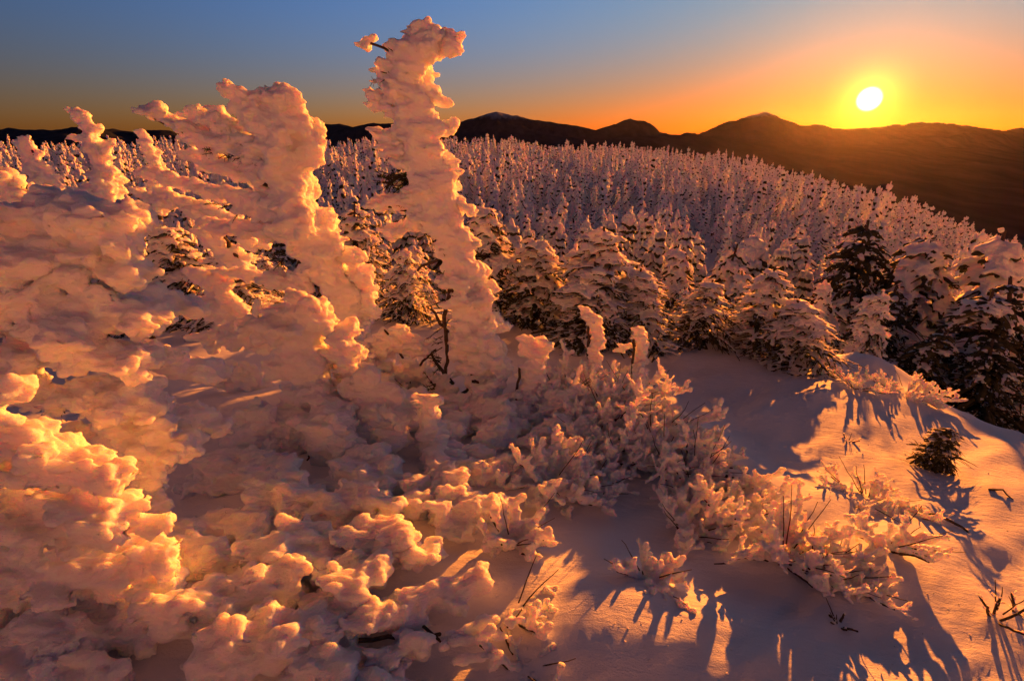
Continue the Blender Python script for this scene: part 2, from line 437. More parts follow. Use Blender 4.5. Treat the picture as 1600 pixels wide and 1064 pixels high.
# ---------------------------------------------------------------- conifer meshes
ICO = {}
def ico(sub):
    if sub not in ICO:
        bm = bmesh.new(); bmesh.ops.create_icosphere(bm, subdivisions=sub, radius=1.0)
        ICO[sub] = (np.array([v.co[:] for v in bm.verts]), np.array([[v.index for v in f.verts] for f in bm.faces]))
        bm.free()
    return ICO[sub]
def cross(a, b):
    return np.array([a[1] * b[2] - a[2] * b[1], a[2] * b[0] - a[0] * b[2], a[0] * b[1] - a[1] * b[0]])
class Soup:
    def __init__(s): s.v, s.f, s.n = [], [], 0
    def add(s, v, f):
        s.v.append(v); s.f.append(f + s.n); s.n += len(v)
    def ell(s, c, ax, up, a, b, h, sub=1, jit=0.0, rng=RNG):
        """ellipsoid: half-lengths a along ax, b across, h along up"""
        v, f = ico(sub)
        ax = np.asarray(ax, float); ax = ax / math.sqrt(float(ax @ ax))
        sd = cross(up, ax); n = math.sqrt(float(sd @ sd))
        sd = sd / n if n > 1e-6 else np.array([1.0, 0, 0])
        uu = cross(ax, sd)
        p = v.copy()
        if jit: p = p * (1 + jit * (rng.random((len(v), 1)) - 0.5))
        s.add(c + p[:, :1] * a * ax + p[:, 1:2] * b * sd + p[:, 2:] * h * uu, f)
    def tube(s, pts, rad, k=5, jit=0.0, rng=RNG, flat=1.0):
        pts = np.asarray(pts, float); n = len(pts)
        d = np.gradient(pts, axis=0); d /= np.linalg.norm(d, axis=1)[:, None] + 1e-9
        ref = np.array([0, 0, 1.0]) if abs(d[0][2]) < 0.9 else np.array([1.0, 0, 0])
        sd = np.cross(d, ref); sd /= np.linalg.norm(sd, axis=1)[:, None] + 1e-9
        up = np.cross(sd, d)
        a = np.linspace(0, 2 * math.pi, k, endpoint=False)
        r = np.asarray(rad, float)[:, None, None] * (1 + jit * (rng.random((n, k, 1)) - 0.5))
        ring = pts[:, None] + r * (np.cos(a)[None, :, None] * sd[:, None] + flat * np.sin(a)[None, :, None] * up[:, None])
        v = np.concatenate([ring.reshape(-1, 3), pts[:1], pts[-1:] + d[-1:] * rad[-1] * 0.6])
        i = np.arange(n - 1)[:, None] * k; j = np.arange(k)[None]; j2 = (j + 1) % k
        q = np.stack([i + j, i + j2, i + k + j2, i + k + j], -1).reshape(-1, 4)
        f = np.concatenate([q[:, [0, 1, 2]], q[:, [0, 2, 3]]])
        b = np.arange(k); b2 = (b + 1) % k
        f = np.concatenate([f, np.stack([np.full(k, n * k), b2, b], -1), np.stack([np.full(k, n * k + 1), (n - 1) * k + b, (n - 1) * k + b2], -1)])
        s.add(v, f)
    def arrays(s):
        return np.concatenate(s.v), np.concatenate(s.f)

def conifer_meshes(seed, level, lean=0.0, width=0.2, topheavy=0.5, load=1.0):
    """unit-height snow-plastered spruce: (snow, needles, trunk) soups. level 0 = far, 1 = middle, 2 = near"""
    rng = np.random.default_rng(seed)
    snow, need, trunk = Soup(), Soup(), Soup()
    nlev = (13, 15, 18)[level]
    bend = rng.uniform(-1, 1, 2) * 0.05
    def axis(h):
        return np.array([lean * h * h + bend[0] * math.sin(h * 3), bend[1] * math.sin(h * 3.3), h])
    trunk.tube([axis(h) for h in np.linspace(0, 0.98, 7)], np.linspace(0.022, 0.006, 7), 5 if level < 2 else 7)
    for i in range(nlev):
        h = 0.06 + 0.90 * (i + rng.random() * 0.5) / nlev
        R = width * ((1 - h) ** 0.62 * 0.95 + 0.16) * rng.uniform(0.75, 1.2)
        nb = (4, 6, 9)[level] - (1 if h > 0.8 else 0)
        a0 = rng.uniform(0, 6.28)
        for b in range(nb):
            a = a0 + 6.283 * b / nb + rng.uniform(-0.35, 0.35)
            if level == 2 and rng.random() < 0.12: continue
            L = R * rng.uniform(0.6, 1.3)
            out = np.array([math.cos(a), math.sin(a), 0])
            side = np.array([-math.sin(a), math.cos(a), 0])
            p0 = axis(h)
            droop = rng.uniform(0.25, 0.95) * (1 - 0.4 * h)
            def bough(t):
                return p0 + out * L * t + np.array([0, 0, 0.10 * L * math.sin(t * 3) - droop * L * t * t])
            thick = load * (0.012 + 0.018 * h * (0.5 + 0.6 * topheavy)) * rng.uniform(0.6, 1.45) * (1.0, 1.0, 0.82)[level]
            if level == 0:
                c = bough(0.62)
                d = bough(1.0) - bough(0.3)
                snow.ell(c + [0, 0, thick * 0.7], d, np.array([0, 0, 1.0]), L * 0.52, thick * 1.7, thick * 1.6, 1, 0.5, rng)
                if b == 0: need.ell(c - [0, 0, thick * 0.9], d, np.array([0, 0, 1.0]), L * 0.52, thick * 1.8, thick * 0.9, 1, 0.7, rng)
                continue
            ts = np.linspace(0.12, 1.0, 4)
            pts = np.array([bough(t) for t in ts])
            if level == 1:
                snow.tube(pts + [0, 0, thick * 0.5], thick * np.array([0.9, 1.5, 1.55, 0.8]) * rng.uniform(0.8, 1.2, 4), 5, 0.5, rng, 0.75)
                need.tube(pts - [0, 0, thick * 0.8], thick * np.array([0.9, 1.7, 1.5, 0.5]), 4, 0.6, rng, 0.7)
                for s_ in (-1, 1):
                    t0 = rng.uniform(0.35, 0.7); q = bough(t0)
                    e = q + side * s_ * L * rng.uniform(0.25, 0.42) + out * L * 0.25 - [0, 0, 0.12 * L]
                    snow.tube([q + [0, 0, thick * 0.4], (q + e) / 2 + [0, 0, thick * 0.7], e], thick * np.array([0.8, 1.1, 0.6]), 4, 0.5, rng, 0.8)
                continue
            # near: a bough is a spray of snow-coated fingers
            snow.tube(pts + [0, 0, thick * 0.35], thick * np.array([0.55, 0.95, 1.15, 0.75]) * rng.uniform(0.75, 1.25, 4), 6, 0.45, rng, 0.8)
            need.tube(pts - [0, 0, thick * 0.5], 0.022 * np.array([0.5, 0.9, 0.9, 0.4]), 4, 0.6, rng, 0.7)
            nf = 5 + int(L / width * 3)
            for q_ in range(nf):
                t0 = 0.25 + 0.72 * (q_ + rng.random()) / nf
                s_ = 1 if q_ % 2 else -1
                q = bough(min(t0, 1.0))
                fl = L * (0.20 + 0.34 * math.sin(min(1.0, t0) * 2.7)) * rng.uniform(0.7, 1.25)
                e = q + side * s_ * fl * 0.8 + out * fl * 0.65 - np.array([0, 0, fl * rng.uniform(0.15, 0.7)])
                m = (q + e) / 2 + np.array([0, 0, fl * 0.10])
                tk = thick * rng.uniform(0.4, 0.8)
                snow.tube([q, m, e], tk * np.array([0.6, 1.1, 0.85]), 5, 0.5, rng, 0.85)
                if q_ % 2 == 0: need.tube([q - [0, 0, tk], m - [0, 0, tk], e - [0, 0, tk * 0.9]], tk * np.array([0.6, 1.0, 0.4]), 4, 0.6, rng, 0.7)
    if level < 2:
        hs = np.linspace(0.12, 1.0, 8)
        snow.tube([axis(h) for h in hs], np.array([0.055 * (1 - h) ** 0.75 + 0.012 for h in hs]) * rng.uniform(0.7, 1.3, 8), 6, 0.5, rng)
    # rime caps clinging to the windward side of the stem
    ncap = (5, 9, 26)[level]
    for i in range(ncap):
        h = 0.25 + 0.75 * (i + 0.7) / ncap if level < 2 else 0.15 + 0.85 * (i + rng.random()) / ncap
        c = axis(min(h, 0.985)) + rng.normal(0, 0.014 + 0.012 * (1 - h), 3) * [1, 1, 0.4]
        s_ = (0.030 + 0.016 * (1 - h)) * (1.1 - 0.55 * h) * rng.uniform(0.75, 1.35) * (0.6 + 0.45 * topheavy) * min(1.0, load + 0.15)
        snow.ell(c, np.array([0.9, 0.4 * rng.normal(), -0.2 + 0.3 * rng.normal()]), np.array([0, 0, 1.0]), s_ * 1.35, s_, s_ * 0.9, 2 if level == 2 else 1, 0.18 if level == 2 else 0.4, rng)
    return snow, need, trunk

def soup_mesh(name, soup, mat):
    v, f = soup.arrays()
    o = mesh_obj(name, v, f, mat)
    me = o.data
    bpy.data.objects.remove(o)
    return me
ARCH = {}
for lev, cnt in ((0, 5), (1, 6), (2, 5), (3, 3)):
    ARCH[lev] = []
    for k in range(cnt):
        rr = np.random.default_rng(100 * lev + k)
        sn, nd, tk = conifer_meshes(1000 * lev + k, min(lev, 2), lean=rr.uniform(-0.12, 0.02), width=rr.uniform(0.15, 0.21) * (0.85, 0.95, 1.15, 1.2)[lev], topheavy=rr.uniform(0.3, 1.0), load=0.36 if lev == 3 else 0.8)
        ARCH[lev].append([soup_mesh('snow', sn, M_TSNOW), soup_mesh('crown', nd, M_NEEDLE), soup_mesh('trunk', tk, M_BARK)])
        print('arch', lev, k, [len(m.polygons) for m in ARCH[lev][-1]])
def plant_conifer(name, x, y, height, lev, k, rotz, label, group, wide=1.0, tilt=(0, 0)):
    z = float(zground(x, y)) - 0.05
    o = thing(name, (x, y, z), label, 'tree', group)
    o.rotation_euler = (tilt[0], tilt[1], rotz)
    o.scale = (height * wide, height * wide, height)
    for nm, me in zip(('snow', 'crown', 'trunk'), ARCH[lev][k % len(ARCH[lev])]):
        c = bpy.data.objects.new(nm, me); COL.objects.link(c); c.parent = o
    return o
TAKEN = []

# ---------------------------------------------------------------- rime ice
WIND = np.array([0.96, 0.02, -0.12]); WIND /= np.linalg.norm(WIND)
def disp_group():
    ng = bpy.data.node_groups.new('rime_relief', 'GeometryNodeTree')
    ng.interface.new_socket('Geometry', in_out='INPUT', socket_type='NodeSocketGeometry')
    ng.interface.new_socket('Geometry', in_out='OUTPUT', socket_type='NodeSocketGeometry')
    for nm in ('Scale', 'Amount'):
        ng.interface.new_socket(nm, in_out='INPUT', socket_type='NodeSocketFloat')
    N, L = ng.nodes, ng.links
    gi, go = N.new('NodeGroupInput'), N.new('NodeGroupOutput')
    pos = N.new('GeometryNodeInputPosition')
    def vm(op, a=None, b=None):
        n = N.new('ShaderNodeVectorMath'); n.operation = op
        for s_, v in ((0, a), (1, b)):
            if v is None: continue
            if hasattr(v, 'is_linked'): L.new(v, n.inputs[s_])
            else: n.inputs[s_].default_value = v
        return n
    def mm(op, a, b):
        n = N.new('ShaderNodeMath'); n.operation = op
        for s_, v in ((0, a), (1, b)):
            if hasattr(v, 'is_linked'): L.new(v, n.inputs[s_])
            else: n.inputs[s_].default_value = v
        return n.outputs[0]
    # squeeze the pattern along the wind so that the relief runs in feathers
    dt = vm('DOT_PRODUCT', pos.outputs[0], tuple(WIND))
    along = vm('SCALE', tuple(WIND)); L.new(mm('MULTIPLY', dt.outputs['Value'], -0.58), along.inputs['Scale'])
    q = vm('ADD', pos.outputs[0], along.outputs[0])
    wob = N.new('ShaderNodeTexNoise'); wob.inputs['Scale'].default_value = 5.0; wob.inputs['Detail'].default_value = 2
    L.new(q.outputs[0], wob.inputs['Vector'])
    wv = vm('SCALE', wob.outputs['Color']); wv.inputs['Scale'].default_value = 0.10
    q = vm('ADD', q.outputs[0], wv.outputs[0])
    def vor(mult, smooth):
        v = N.new('ShaderNodeTexVoronoi'); v.feature = 'SMOOTH_F1'
        v.inputs['Smoothness'].default_value = smooth
        L.new(q.outputs[0], v.inputs['Vector']); L.new(mm('MULTIPLY', gi.outputs['Scale'], mult), v.inputs['Scale'])
        return mm('SUBTRACT', 0.42, v.outputs['Distance'])
    h = mm('ADD', vor(1.0, 0.12), mm('MULTIPLY', vor(2.6, 0.15), 0.45))
    nz = N.new('ShaderNodeTexNoise'); nz.inputs['Scale'].default_value = 55.0; nz.inputs['Detail'].default_value = 3
    L.new(q.outputs[0], nz.inputs['Vector'])
    h = mm('ADD', h, mm('MULTIPLY', mm('SUBTRACT', nz.outputs[0], 0.5), 0.45))
    nrm = N.new('GeometryNodeInputNormal')
    off = vm('SCALE', nrm.outputs[0]); L.new(mm('MULTIPLY', h, gi.outputs['Amount']), off.inputs['Scale'])
    sp = N.new('GeometryNodeSetPosition')
    L.new(gi.outputs[0], sp.inputs['Geometry']); L.new(off.outputs[0], sp.inputs['Offset'])
    L.new(sp.outputs[0], go.inputs[0])
    ids = {s.name: s.identifier for s in ng.interface.items_tree if s.in_out == 'INPUT'}
    return ng, ids
DISP, DISP_ID = disp_group()
TRI_RIME = [0]
def bake_rime(soup, voxel, scale, amount, mat=None):
    v, f = soup.arrays()
    o = mesh_obj('rime', v, f, M_RIME)
    rm = o.modifiers.new('r', 'REMESH'); rm.mode = 'VOXEL'; rm.voxel_size = voxel * 1.34; rm.use_smooth_shade = True
    if amount > 0:
        gm = o.modifiers.new('d', 'NODES'); gm.node_group = DISP
        gm[DISP_ID['Scale']] = scale * 1.25; gm[DISP_ID['Amount']] = amount * 1.5
    dg = bpy.context.evaluated_depsgraph_get()
    me = bpy.data.meshes.new_from_object(o.evaluated_get(dg))
    old = o.data
    bpy.data.objects.remove(o); bpy.data.meshes.remove(old)
    me.polygons.foreach_set('use_smooth', np.ones(len(me.polygons), bool))
    me.materials.clear(); me.materials.append(mat or M_RIME)
    TRI_RIME[0] += len(me.polygons) * 2
    return me
def resample(pts, rad, step):
    pts = np.asarray(pts, float); rad = np.asarray(rad, float)
    d = np.concatenate([[0], np.cumsum(np.linalg.norm(np.diff(pts, axis=0), axis=1))])
    n = max(2, int(d[-1] / step) + 1)
    t = np.linspace(0, d[-1], n)
    p = np.stack([np.interp(t, d, pts[:, i]) for i in range(3)], -1)
    return p, np.interp(t, d, rad)
def unit(v):
    v = np.asarray(v, float)
    return v / (math.sqrt(float(v @ v)) + 1e-9)
def feather(soup, tail, axis, L, w, h, rng, frill=20):
    """one rime feather: thin tail, swelling to a lobed windward end"""
    axis = unit(axis)
    up = unit(np.array([0.05 * rng.normal(), 0.05 * rng.normal(), 1.0]))
    sd = unit(cross(up, axis)); uu = cross(axis, sd)
    soup.ell(tail + axis * L * 0.30, axis, up, L * 0.36, w * 0.55, h * 0.60, 2)
    soup.ell(tail + axis * L * 0.55, axis, up, L * 0.34, w * 0.80, h * 0.85, 2)
    soup.ell(tail + axis * L * 0.76, axis, up, L * 0.20, w * 1.08, h * 1.15, 2)
    for j in range(frill):
        a = rng.uniform(-1, 1); b = rng.uniform(-1, 1) * math.sqrt(max(0, 1 - a * a))
        k = rng.uniform(0.17, 0.36) * min(w, 1.5 * h)
        e = (rng.uniform(0.55, 1.06) if j % 3 else rng.uniform(0.15, 0.7)) * (1 - 0.18 * (a * a + b * b))
        soup.ell(tail + axis * L * e + sd * w * 0.82 * a + uu * h * 0.8 * b, axis + 0.25 * rng.normal(size=3), up, k * rng.uniform(1.3, 2.1), k, k * 0.8, 1)
def rime_mass(soup, pts, rad, lump, rng, wind=WIND, dens=1.5, core=0.45, spread=0.5, flat=0.62, frill=20, jit=0.22):
    p, r = resample(pts, rad, lump * 0.34)
    if core > 0:
        for c, rr in zip(p, r):
            soup.ell(c + rng.normal(0, rr * 0.1, 3), unit(wind + rng.normal(0, 0.3, 3)), np.array([0, 0, 1.0]), rr * core * 1.15, rr * core, rr * core, 2)
    for c, rr in zip(p, r):
        n = max(1, int(dens * (1.2 + 1.9 * rr / lump) + rng.random()))
        for _ in range(n):
            a = rng.uniform(0, 6.283)
            ax = unit(wind + rng.normal(0, jit, 3))
            sd = unit(cross([0, 0, 1.0], ax)); uu = cross(ax, sd)
            L = lump * rng.uniform(0.5, 1.5)
            rho = rr * math.sqrt(rng.uniform(0.05, 1)) * 0.85
            o = sd * math.cos(a) * rho + uu * math.sin(a) * rho
            tail = c + o + ax * (rng.uniform(-spread, spread) * rr) - ax * L * 0.5
            feather(soup, tail, ax, L, L * rng.uniform(0.24, 0.40), L * rng.uniform(0.24, 0.40) * flat, rng, frill)
def rime_string(soup, pts, rad, rng, wind=WIND, knob=0.35):
    """a branch sleeved in knobbly rime"""
    p, r = resample(pts, rad, max(0.008, 0.55 * float(np.mean(rad))))
    d = np.gradient(p, axis=0)
    for c, rr, dd in zip(p, r, d):
        k = rr * rng.uniform(1 - knob, 1 + knob)
        soup.ell(c + rng.normal(0, rr * 0.22, 3) + wind * rr * 0.25, unit(unit(dd) + wind * 0.7), np.array([0, 0, 1.0]), k * 1.35, k, k, 1)
def add_part(parent, name, me, label=None):
    o = bpy.data.objects.new(name, me); COL.objects.link(o); o.parent = parent
    if label: o['label'] = label
    return o
def stem_mesh(name, paths, mat=None, k=6, jit=0.15):
    s = Soup()
    for pts, rad in paths: s.tube(pts, rad, k, jit)
    return soup_mesh(name, s, mat or M_BARK)
def bendy(a, b, n, amp, rng):
    a, b = np.asarray(a, float), np.asarray(b, float)
    t = np.linspace(0, 1, n)[:, None]
    o = rng.normal(0, amp, (n, 3)); o[0] = 0; o = np.cumsum(o, 0) * 0.5
    return a + (b - a) * t + o * t

def pad_snow(k):
    for lev in (2, 3):
        for parts in ARCH[lev]:
            old = parts[0]
            o = bpy.data.objects.new('snow', old); COL.objects.link(o)
            rm = o.modifiers.new('r', 'REMESH'); rm.mode = 'VOXEL'; rm.voxel_size = k
            gm = o.modifiers.new('d', 'NODES'); gm.node_group = DISP
            gm[DISP_ID['Scale']] = 30.0; gm[DISP_ID['Amount']] = 0.012
            me = bpy.data.meshes.new_from_object(o.evaluated_get(bpy.context.evaluated_depsgraph_get()))
            bpy.data.objects.remove(o); bpy.data.meshes.remove(old)
            me.name = 'snow'
            me.polygons.foreach_set('use_smooth', np.ones(len(me.polygons), bool))
            me.materials.clear(); me.materials.append(M_TSNOW)
            parts[0] = me
            print('pad', lev, len(me.polygons))
pad_snow(0.0092)

# ---------------------------------------------------------------- foreground: rime trees and shrubs
def px2m(py, Y):
    return Y / ray(800, py)[1] / FPX
def gpt(px, py):
    """where the line of sight through a photo pixel meets the snow"""
    t = 0.8 * 1.004 ** np.arange(1000)
    q = np.array([0, 0, EYE]) + ray(px, py)[None] * t[:, None]
    hit = np.nonzero(q[:, 2] < zground(q[:, 0], q[:, 1]))[0]
    return q[hit[0]] if len(hit) else q[-1]
def onsnow(px, py, Y):
    """the point Y metres ahead, or where the line of sight comes close to the snow if that is nearer"""
    p = at(px, py, Y)
    if p[2] < float(zground(p[0], p[1])) + 0.10:
        g = gpt(px, py); e = np.array([0, 0, EYE])
        p = e + (g - e) * 0.955
    return p
def loc(pl, Y, base):
    return np.array([onsnow(q[0], q[1], q[2] if len(q) > 2 else Y) - base for q in pl])
class Rime:
    """a rime-coated thing: its Empty stands on the snow; parts are added in its own frame"""
    def __init__(s, name, label, cat, px, Y, seed, group=None):
        p = at(px, 532, Y); p[2] = float(zground(p[0], p[1])) - 0.06
        s.base, s.Y, s.rng = p, Y, np.random.default_rng(seed)
        s.o = thing(name, p, label, cat, group)
    def prep(s, st):
        pts = loc([(q[0], q[1], q[3] if len(q) > 3 else s.Y) for q in st], s.Y, s.base)
        rad = [q[2] * px2m(q[1], (p + s.base)[1]) for q, p in zip(st, pts)]
        return pts, rad
    def mass(s, name, strokes, lump, voxel=0.012, scale=10.0, amount=0.03, **kw):
        """strokes: lists of (px, py, half-width px[, Y])"""
        sp = Soup()
        for st in strokes:
            pts, rad = s.prep(st)
            if len(pts) == 1:
                pts = np.array([pts[0], pts[0] + [0.02, 0.01, 0]]); rad = rad * 2
            rime_mass(sp, pts, rad, lump, s.rng, **kw)
        add_part(s.o, name, bake_rime(sp, voxel, scale, amount))
        return s
    def strings(s, name, strokes, voxel=0.009, scale=16.0, amount=0.014, knob=0.35):
        sp = Soup()
        for st in strokes:
            pts, rad = s.prep(st)
            rime_string(sp, pts, rad, s.rng, knob=knob)
        add_part(s.o, name, bake_rime(sp, voxel, scale, amount))
        return s
    def stems(s, name, strokes):
        for st in strokes:
            pts, rad = s.prep(st)
            p, r = resample(pts, rad, 0.06)
            p[1:] += s.rng.normal(0, 0.006, p[1:].shape)
            add_part(s.o, name, stem_mesh(name, [(p, r)]))
        return s
    def trunk(s, pl):
        pts = loc([(q[0], q[1]) for q in pl], s.Y, s.base)
        pts = np.concatenate([[[pts[0][0], pts[0][1], 0.0]], pts]) if pts[0][2] > 0.05 else pts
        p, r = resample(pts, np.linspace(0.045, 0.012, len(pts)), 0.12)
        add_part(s.o, 'trunk', stem_mesh('trunk', [(p, r)]))
        return s
    def sprigs(s, name, strokes, n, length=0.16):
        """bare needled twigs that show where the rime has not reached"""
        sp = Soup(); rng = s.rng
        for st in strokes:
            pts = loc([(q[0], q[1], q[3] if len(q) > 3 else s.Y) for q in st], s.Y, s.base)
            p, _ = resample(pts, np.ones(len(pts)), 0.02)
            for _ in range(n):
                c = p[rng.integers(len(p))]
                d = unit(-WIND * 0.7 + rng.normal(0, 0.55, 3) + [0, -0.2, -0.1]); L = length * rng.uniform(0.5, 1.2)
                q = bendy(c, c + d * L, 4, L * 0.06, rng)
                sp.tube(q, np.linspace(0.006, 0.002, 4), 4)
                for _k in range(9):
                    b = q[0] + (q[-1] - q[0]) * rng.uniform(0.15, 1); e = unit(d * 0.8 + rng.normal(0, 0.6, 3)) * rng.uniform(0.02, 0.05)
                    sp.tube([b, b + e], [0.0035, 0.0015], 3)
        add_part(s.o, name, soup_mesh(name, sp, M_NEEDLE))
        return s
def rime_bush(name, label, px, py, n, size, seed, group=None, up=0.5, lean=(0.5, 0.0), rad=0.017, voxel=0.0078, stubs=13, Yp=None):
    """low shrub of forking branches sleeved in rime, dark stems showing on their lee side"""
    rng = np.random.default_rng(seed); rad = rad * 0.95; n = int(n * 1.4)
    p = gpt(px, py) if Yp is None else at(px, py, Yp)
    p[2] = float(zground(p[0], p[1])) - 0.02
    o = thing(name, p, label, 'shrub', group)
    sp, st = Soup(), []
    for i in range(n):
        a = 6.283 * (i + rng.random()) / n
        d = unit([math.cos(a) + lean[0], math.sin(a) * 0.8 + lean[1], up * rng.uniform(0.3, 1.6)])
        L = size * rng.uniform(0.55, 1.1)
        b0 = np.array([math.cos(a), math.sin(a), 0]) * size * 0.12 * rng.random()
        q = bendy(b0, b0 + d * L, 7, L * 0.05, rng)
        q[:, 2] = np.maximum(q[:, 2] - 0.12 * np.linspace(0, 1, 7) ** 2 * L, 0.01)
        rr = rad * rng.uniform(0.8, 1.3)
        rime_string(sp, q, np.linspace(rr * 0.8, rr * 1.15, 7), rng)
        st.append((q - WIND * rr * 0.45 - [0, 0.3 * rr, rr * 0.65], np.linspace(0.008, 0.005, 7)))
        for k in range(stubs):
            c = q[0] + (q[-1] - q[0]) * 0 + q[rng.integers(2, 7)]
            e = unit(d * 0.5 + np.array([0, 0, rng.uniform(-0.1, 1.2)]) + rng.normal(0, 0.55, 3) + WIND * 0.2)
            l2 = size * rng.uniform(0.12, 0.36)
            w = bendy(c, c + e * l2, 4, l2 * 0.05, rng)
            w[:, 2] = np.maximum(w[:, 2], 0.0)
            r2 = rr * rng.uniform(0.7, 1.15)
            rime_string(sp, w, np.linspace(r2 * 0.8, r2, 4), rng)
    add_part(o, 'crown', bake_rime(sp, voxel, 22.0, rad * 0.7, M_TWIG_RIME))
    for k in range(max(3, n // 2)):                      # bare thin twigs reaching out of the crust
        a = rng.uniform(0, 6.283)
        d = unit([math.cos(a) * 0.8 + lean[0], math.sin(a) * 0.8 + lean[1], up * rng.uniform(0.4, 1.6)])
        st.append((bendy(d * size * 0.3, d * size * rng.uniform(0.9, 1.35), 6, size * 0.04, rng), np.linspace(0.004, 0.0018, 6)))
    for q in st: add_part(o, 'stem', stem_mesh('stem', [q], k=5))
    return o

# the tall pillar tree
r = Rime('rime_tree', 'tall narrow rime-encrusted tree standing like a pillar against the sky', 'tree', 752, 4.7, 11)
r.trunk([(752, 640), (735, 560), (712, 470), (690, 380), (668, 290), (650, 210), (645, 110)])
r.mass('crown', [[(668, 62, 30), (640, 100, 36), (634, 150, 42), (645, 200, 48), (664, 260, 52), (678, 310, 48), (702, 350, 34), (718, 420, 34), (738, 490, 44), (748, 540, 50)]], 0.25, 0.012, 11, 0.032, dens=1.7, core=0.6, flat=0.75)
r.mass('skirt', [[(748, 560, 44), (755, 620, 48), (760, 670, 40)], [(735, 660, 30), (790, 640, 30)]], 0.24, 0.012, 11, 0.03)
r.mass('bough', [[(655, 60, 24), (682, 68, 15)]], 0.22, 0.011, 12, 0.03)
r.mass('bough', [[(635, 120, 24), (606, 118, 20)], [(605, 105, 14), (596, 122, 15)]], 0.16, 0.011, 12, 0.03)
r.mass('bough', [[(571, 68, 12), (566, 70, 10)]], 0.10, 0.010, 14, 0.02)
r.mass('bough', [[(640, 190, 14), (600, 172, 12), (580, 150, 20)], [(588, 160, 16)]], 0.12, 0.010, 14, 0.022)
r.mass('bough', [[(640, 215, 22), (596, 214, 14), (588, 208, 13)]], 0.16, 0.011, 12, 0.028)
r.mass('bough', [[(650, 232, 20), (610, 236, 16)]], 0.16, 0.011, 12, 0.028)
r.mass('bough', [[(660, 330, 20), (620, 318, 14), (582, 316, 10)]], 0.15, 0.011, 12, 0.026)
r.mass('bough', [[(690, 355, 16), (640, 350, 14), (606, 366, 11)]], 0.17, 0.011, 12, 0.026)
r.mass('bough', [[(720, 640, 22), (690, 610, 20), (670, 590, 16)]], 0.16, 0.011, 12, 0.026)
r.stems('twig', [[(625, 90, 3), (606, 78, 2.5), (572, 68, 2)], [(650, 200, 3), (604, 175, 2.4), (585, 152, 2)], [(705, 440, 4), (694, 500, 3.5), (700, 560, 3), (688, 612, 2.5)],
    [(722, 480, 3), (730, 540, 2.5)], [(700, 520, 3), (672, 482, 2)], [(708, 600, 3), (668, 548, 2)], [(640, 330, 2.5), (590, 318, 2)], [(700, 400, 3), (650, 420, 2)], [(745, 590, 3), (705, 640, 2.5), (700, 660, 2)]])
r.sprigs('needles', [[(648, 118), (616, 128)], [(640, 268), (612, 285)], [(700, 380), (696, 460), (690, 560)], [(690, 560), (672, 640)]], 22, 0.17)
r.sprigs('needles', [[(650, 262), (628, 300), (640, 330)]], 30, 0.13)

r.mass('feather', [[(662, 58, 16), (690, 66, 10)], [(668, 70, 14), (698, 76, 7)]], 0.20, 0.010, 14, 0.026)
for (fx, fy) in ((672, 150), (690, 196), (704, 262), (714, 318), (724, 372), (748, 440), (766, 508), (776, 556)):
    r.mass('feather', [[(fx - 18, fy - 4, 15), (fx + 12, fy + 5, 9)]], 0.17, 0.010, 14, 0.024)
# the wind-swept flag tree
r = Rime('rime_tree', 'wind-swept rime-encrusted tree with long arms reaching away from the pillar tree', 'tree', 545, 5.1, 12)
r.trunk([(548, 640), (525, 520), (490, 420), (455, 330), (420, 240), (395, 170)])
r.mass('crown', [[(386, 158, 20), (410, 180, 32), (430, 215, 46), (445, 260, 46), (455, 310, 50), (478, 360, 46), (505, 410, 46), (532, 460, 44), (545, 510, 44)], [(440, 165, 22), (466, 205, 24), (480, 250, 22)]], 0.27, 0.0125, 11, 0.032, dens=1.8, core=0.6, flat=0.8)
r.mass('bough', [[(400, 235, 22), (330, 222, 18), (280, 196, 14), (238, 178, 11)]], 0.22, 0.012, 12, 0.028)
r.mass('bough', [[(410, 240, 24), (350, 205, 20), (312, 180, 15), (298, 170, 9)]], 0.18, 0.012, 12, 0.028)
r.mass('bough', [[(380, 220, 20), (345, 185, 15), (332, 172, 9)]], 0.15, 0.012, 12, 0.026)
r.mass('bough', [[(430, 270, 26), (350, 258, 18), (285, 238, 11)]], 0.24, 0.012, 12, 0.03)
r.mass('bough', [[(450, 330, 30), (400, 320, 22), (345, 305, 12)]], 0.24, 0.012, 12, 0.03)
r.mass('bough', [[(460, 370, 26), (400, 360, 16), (320, 352, 10)]], 0.20, 0.012, 12, 0.03)
r.mass('bough', [[(480, 440, 30), (440, 436, 24), (420, 440, 14)]], 0.18, 0.012, 12, 0.03)
r.mass('bough', [[(545, 400, 20), (560, 430, 18), (565, 480, 14)], [(575, 455, 13), (570, 495, 12)]], 0.17, 0.012, 12, 0.028)
r.stems('twig', [[(395, 240, 3), (330, 226, 2.4), (240, 186, 2)], [(450, 370, 4), (400, 364, 3), (330, 356, 2)], [(480, 380, 5), (465, 420, 3)], [(440, 300, 4), (360, 262, 2)]])
r.sprigs('needles', [[(390, 245), (330, 235)], [(460, 375), (440, 410)], [(420, 330), (350, 320)]], 26, 0.15)

# shelf of branches behind the flag tree
r = Rime('rime_shrub', 'low spread of feathered rime boughs beside the wind-swept tree', 'shrub', 300, 6.6, 13)
r.mass('bough', [[(215, 300, 8), (260, 312, 16), (330, 330, 12)], [(225, 268, 6), (300, 290, 14), (350, 312, 10)]], 0.20, 0.014, 12, 0.026)
r.mass('crown', [[(300, 320, 14), (350, 345, 20), (400, 380, 22)], [(320, 370, 16), (380, 420, 24)]], 0.20, 0.015, 12, 0.026)
r.stems('stem', [[(380, 420, 4), (330, 340, 3), (240, 305, 2)]])

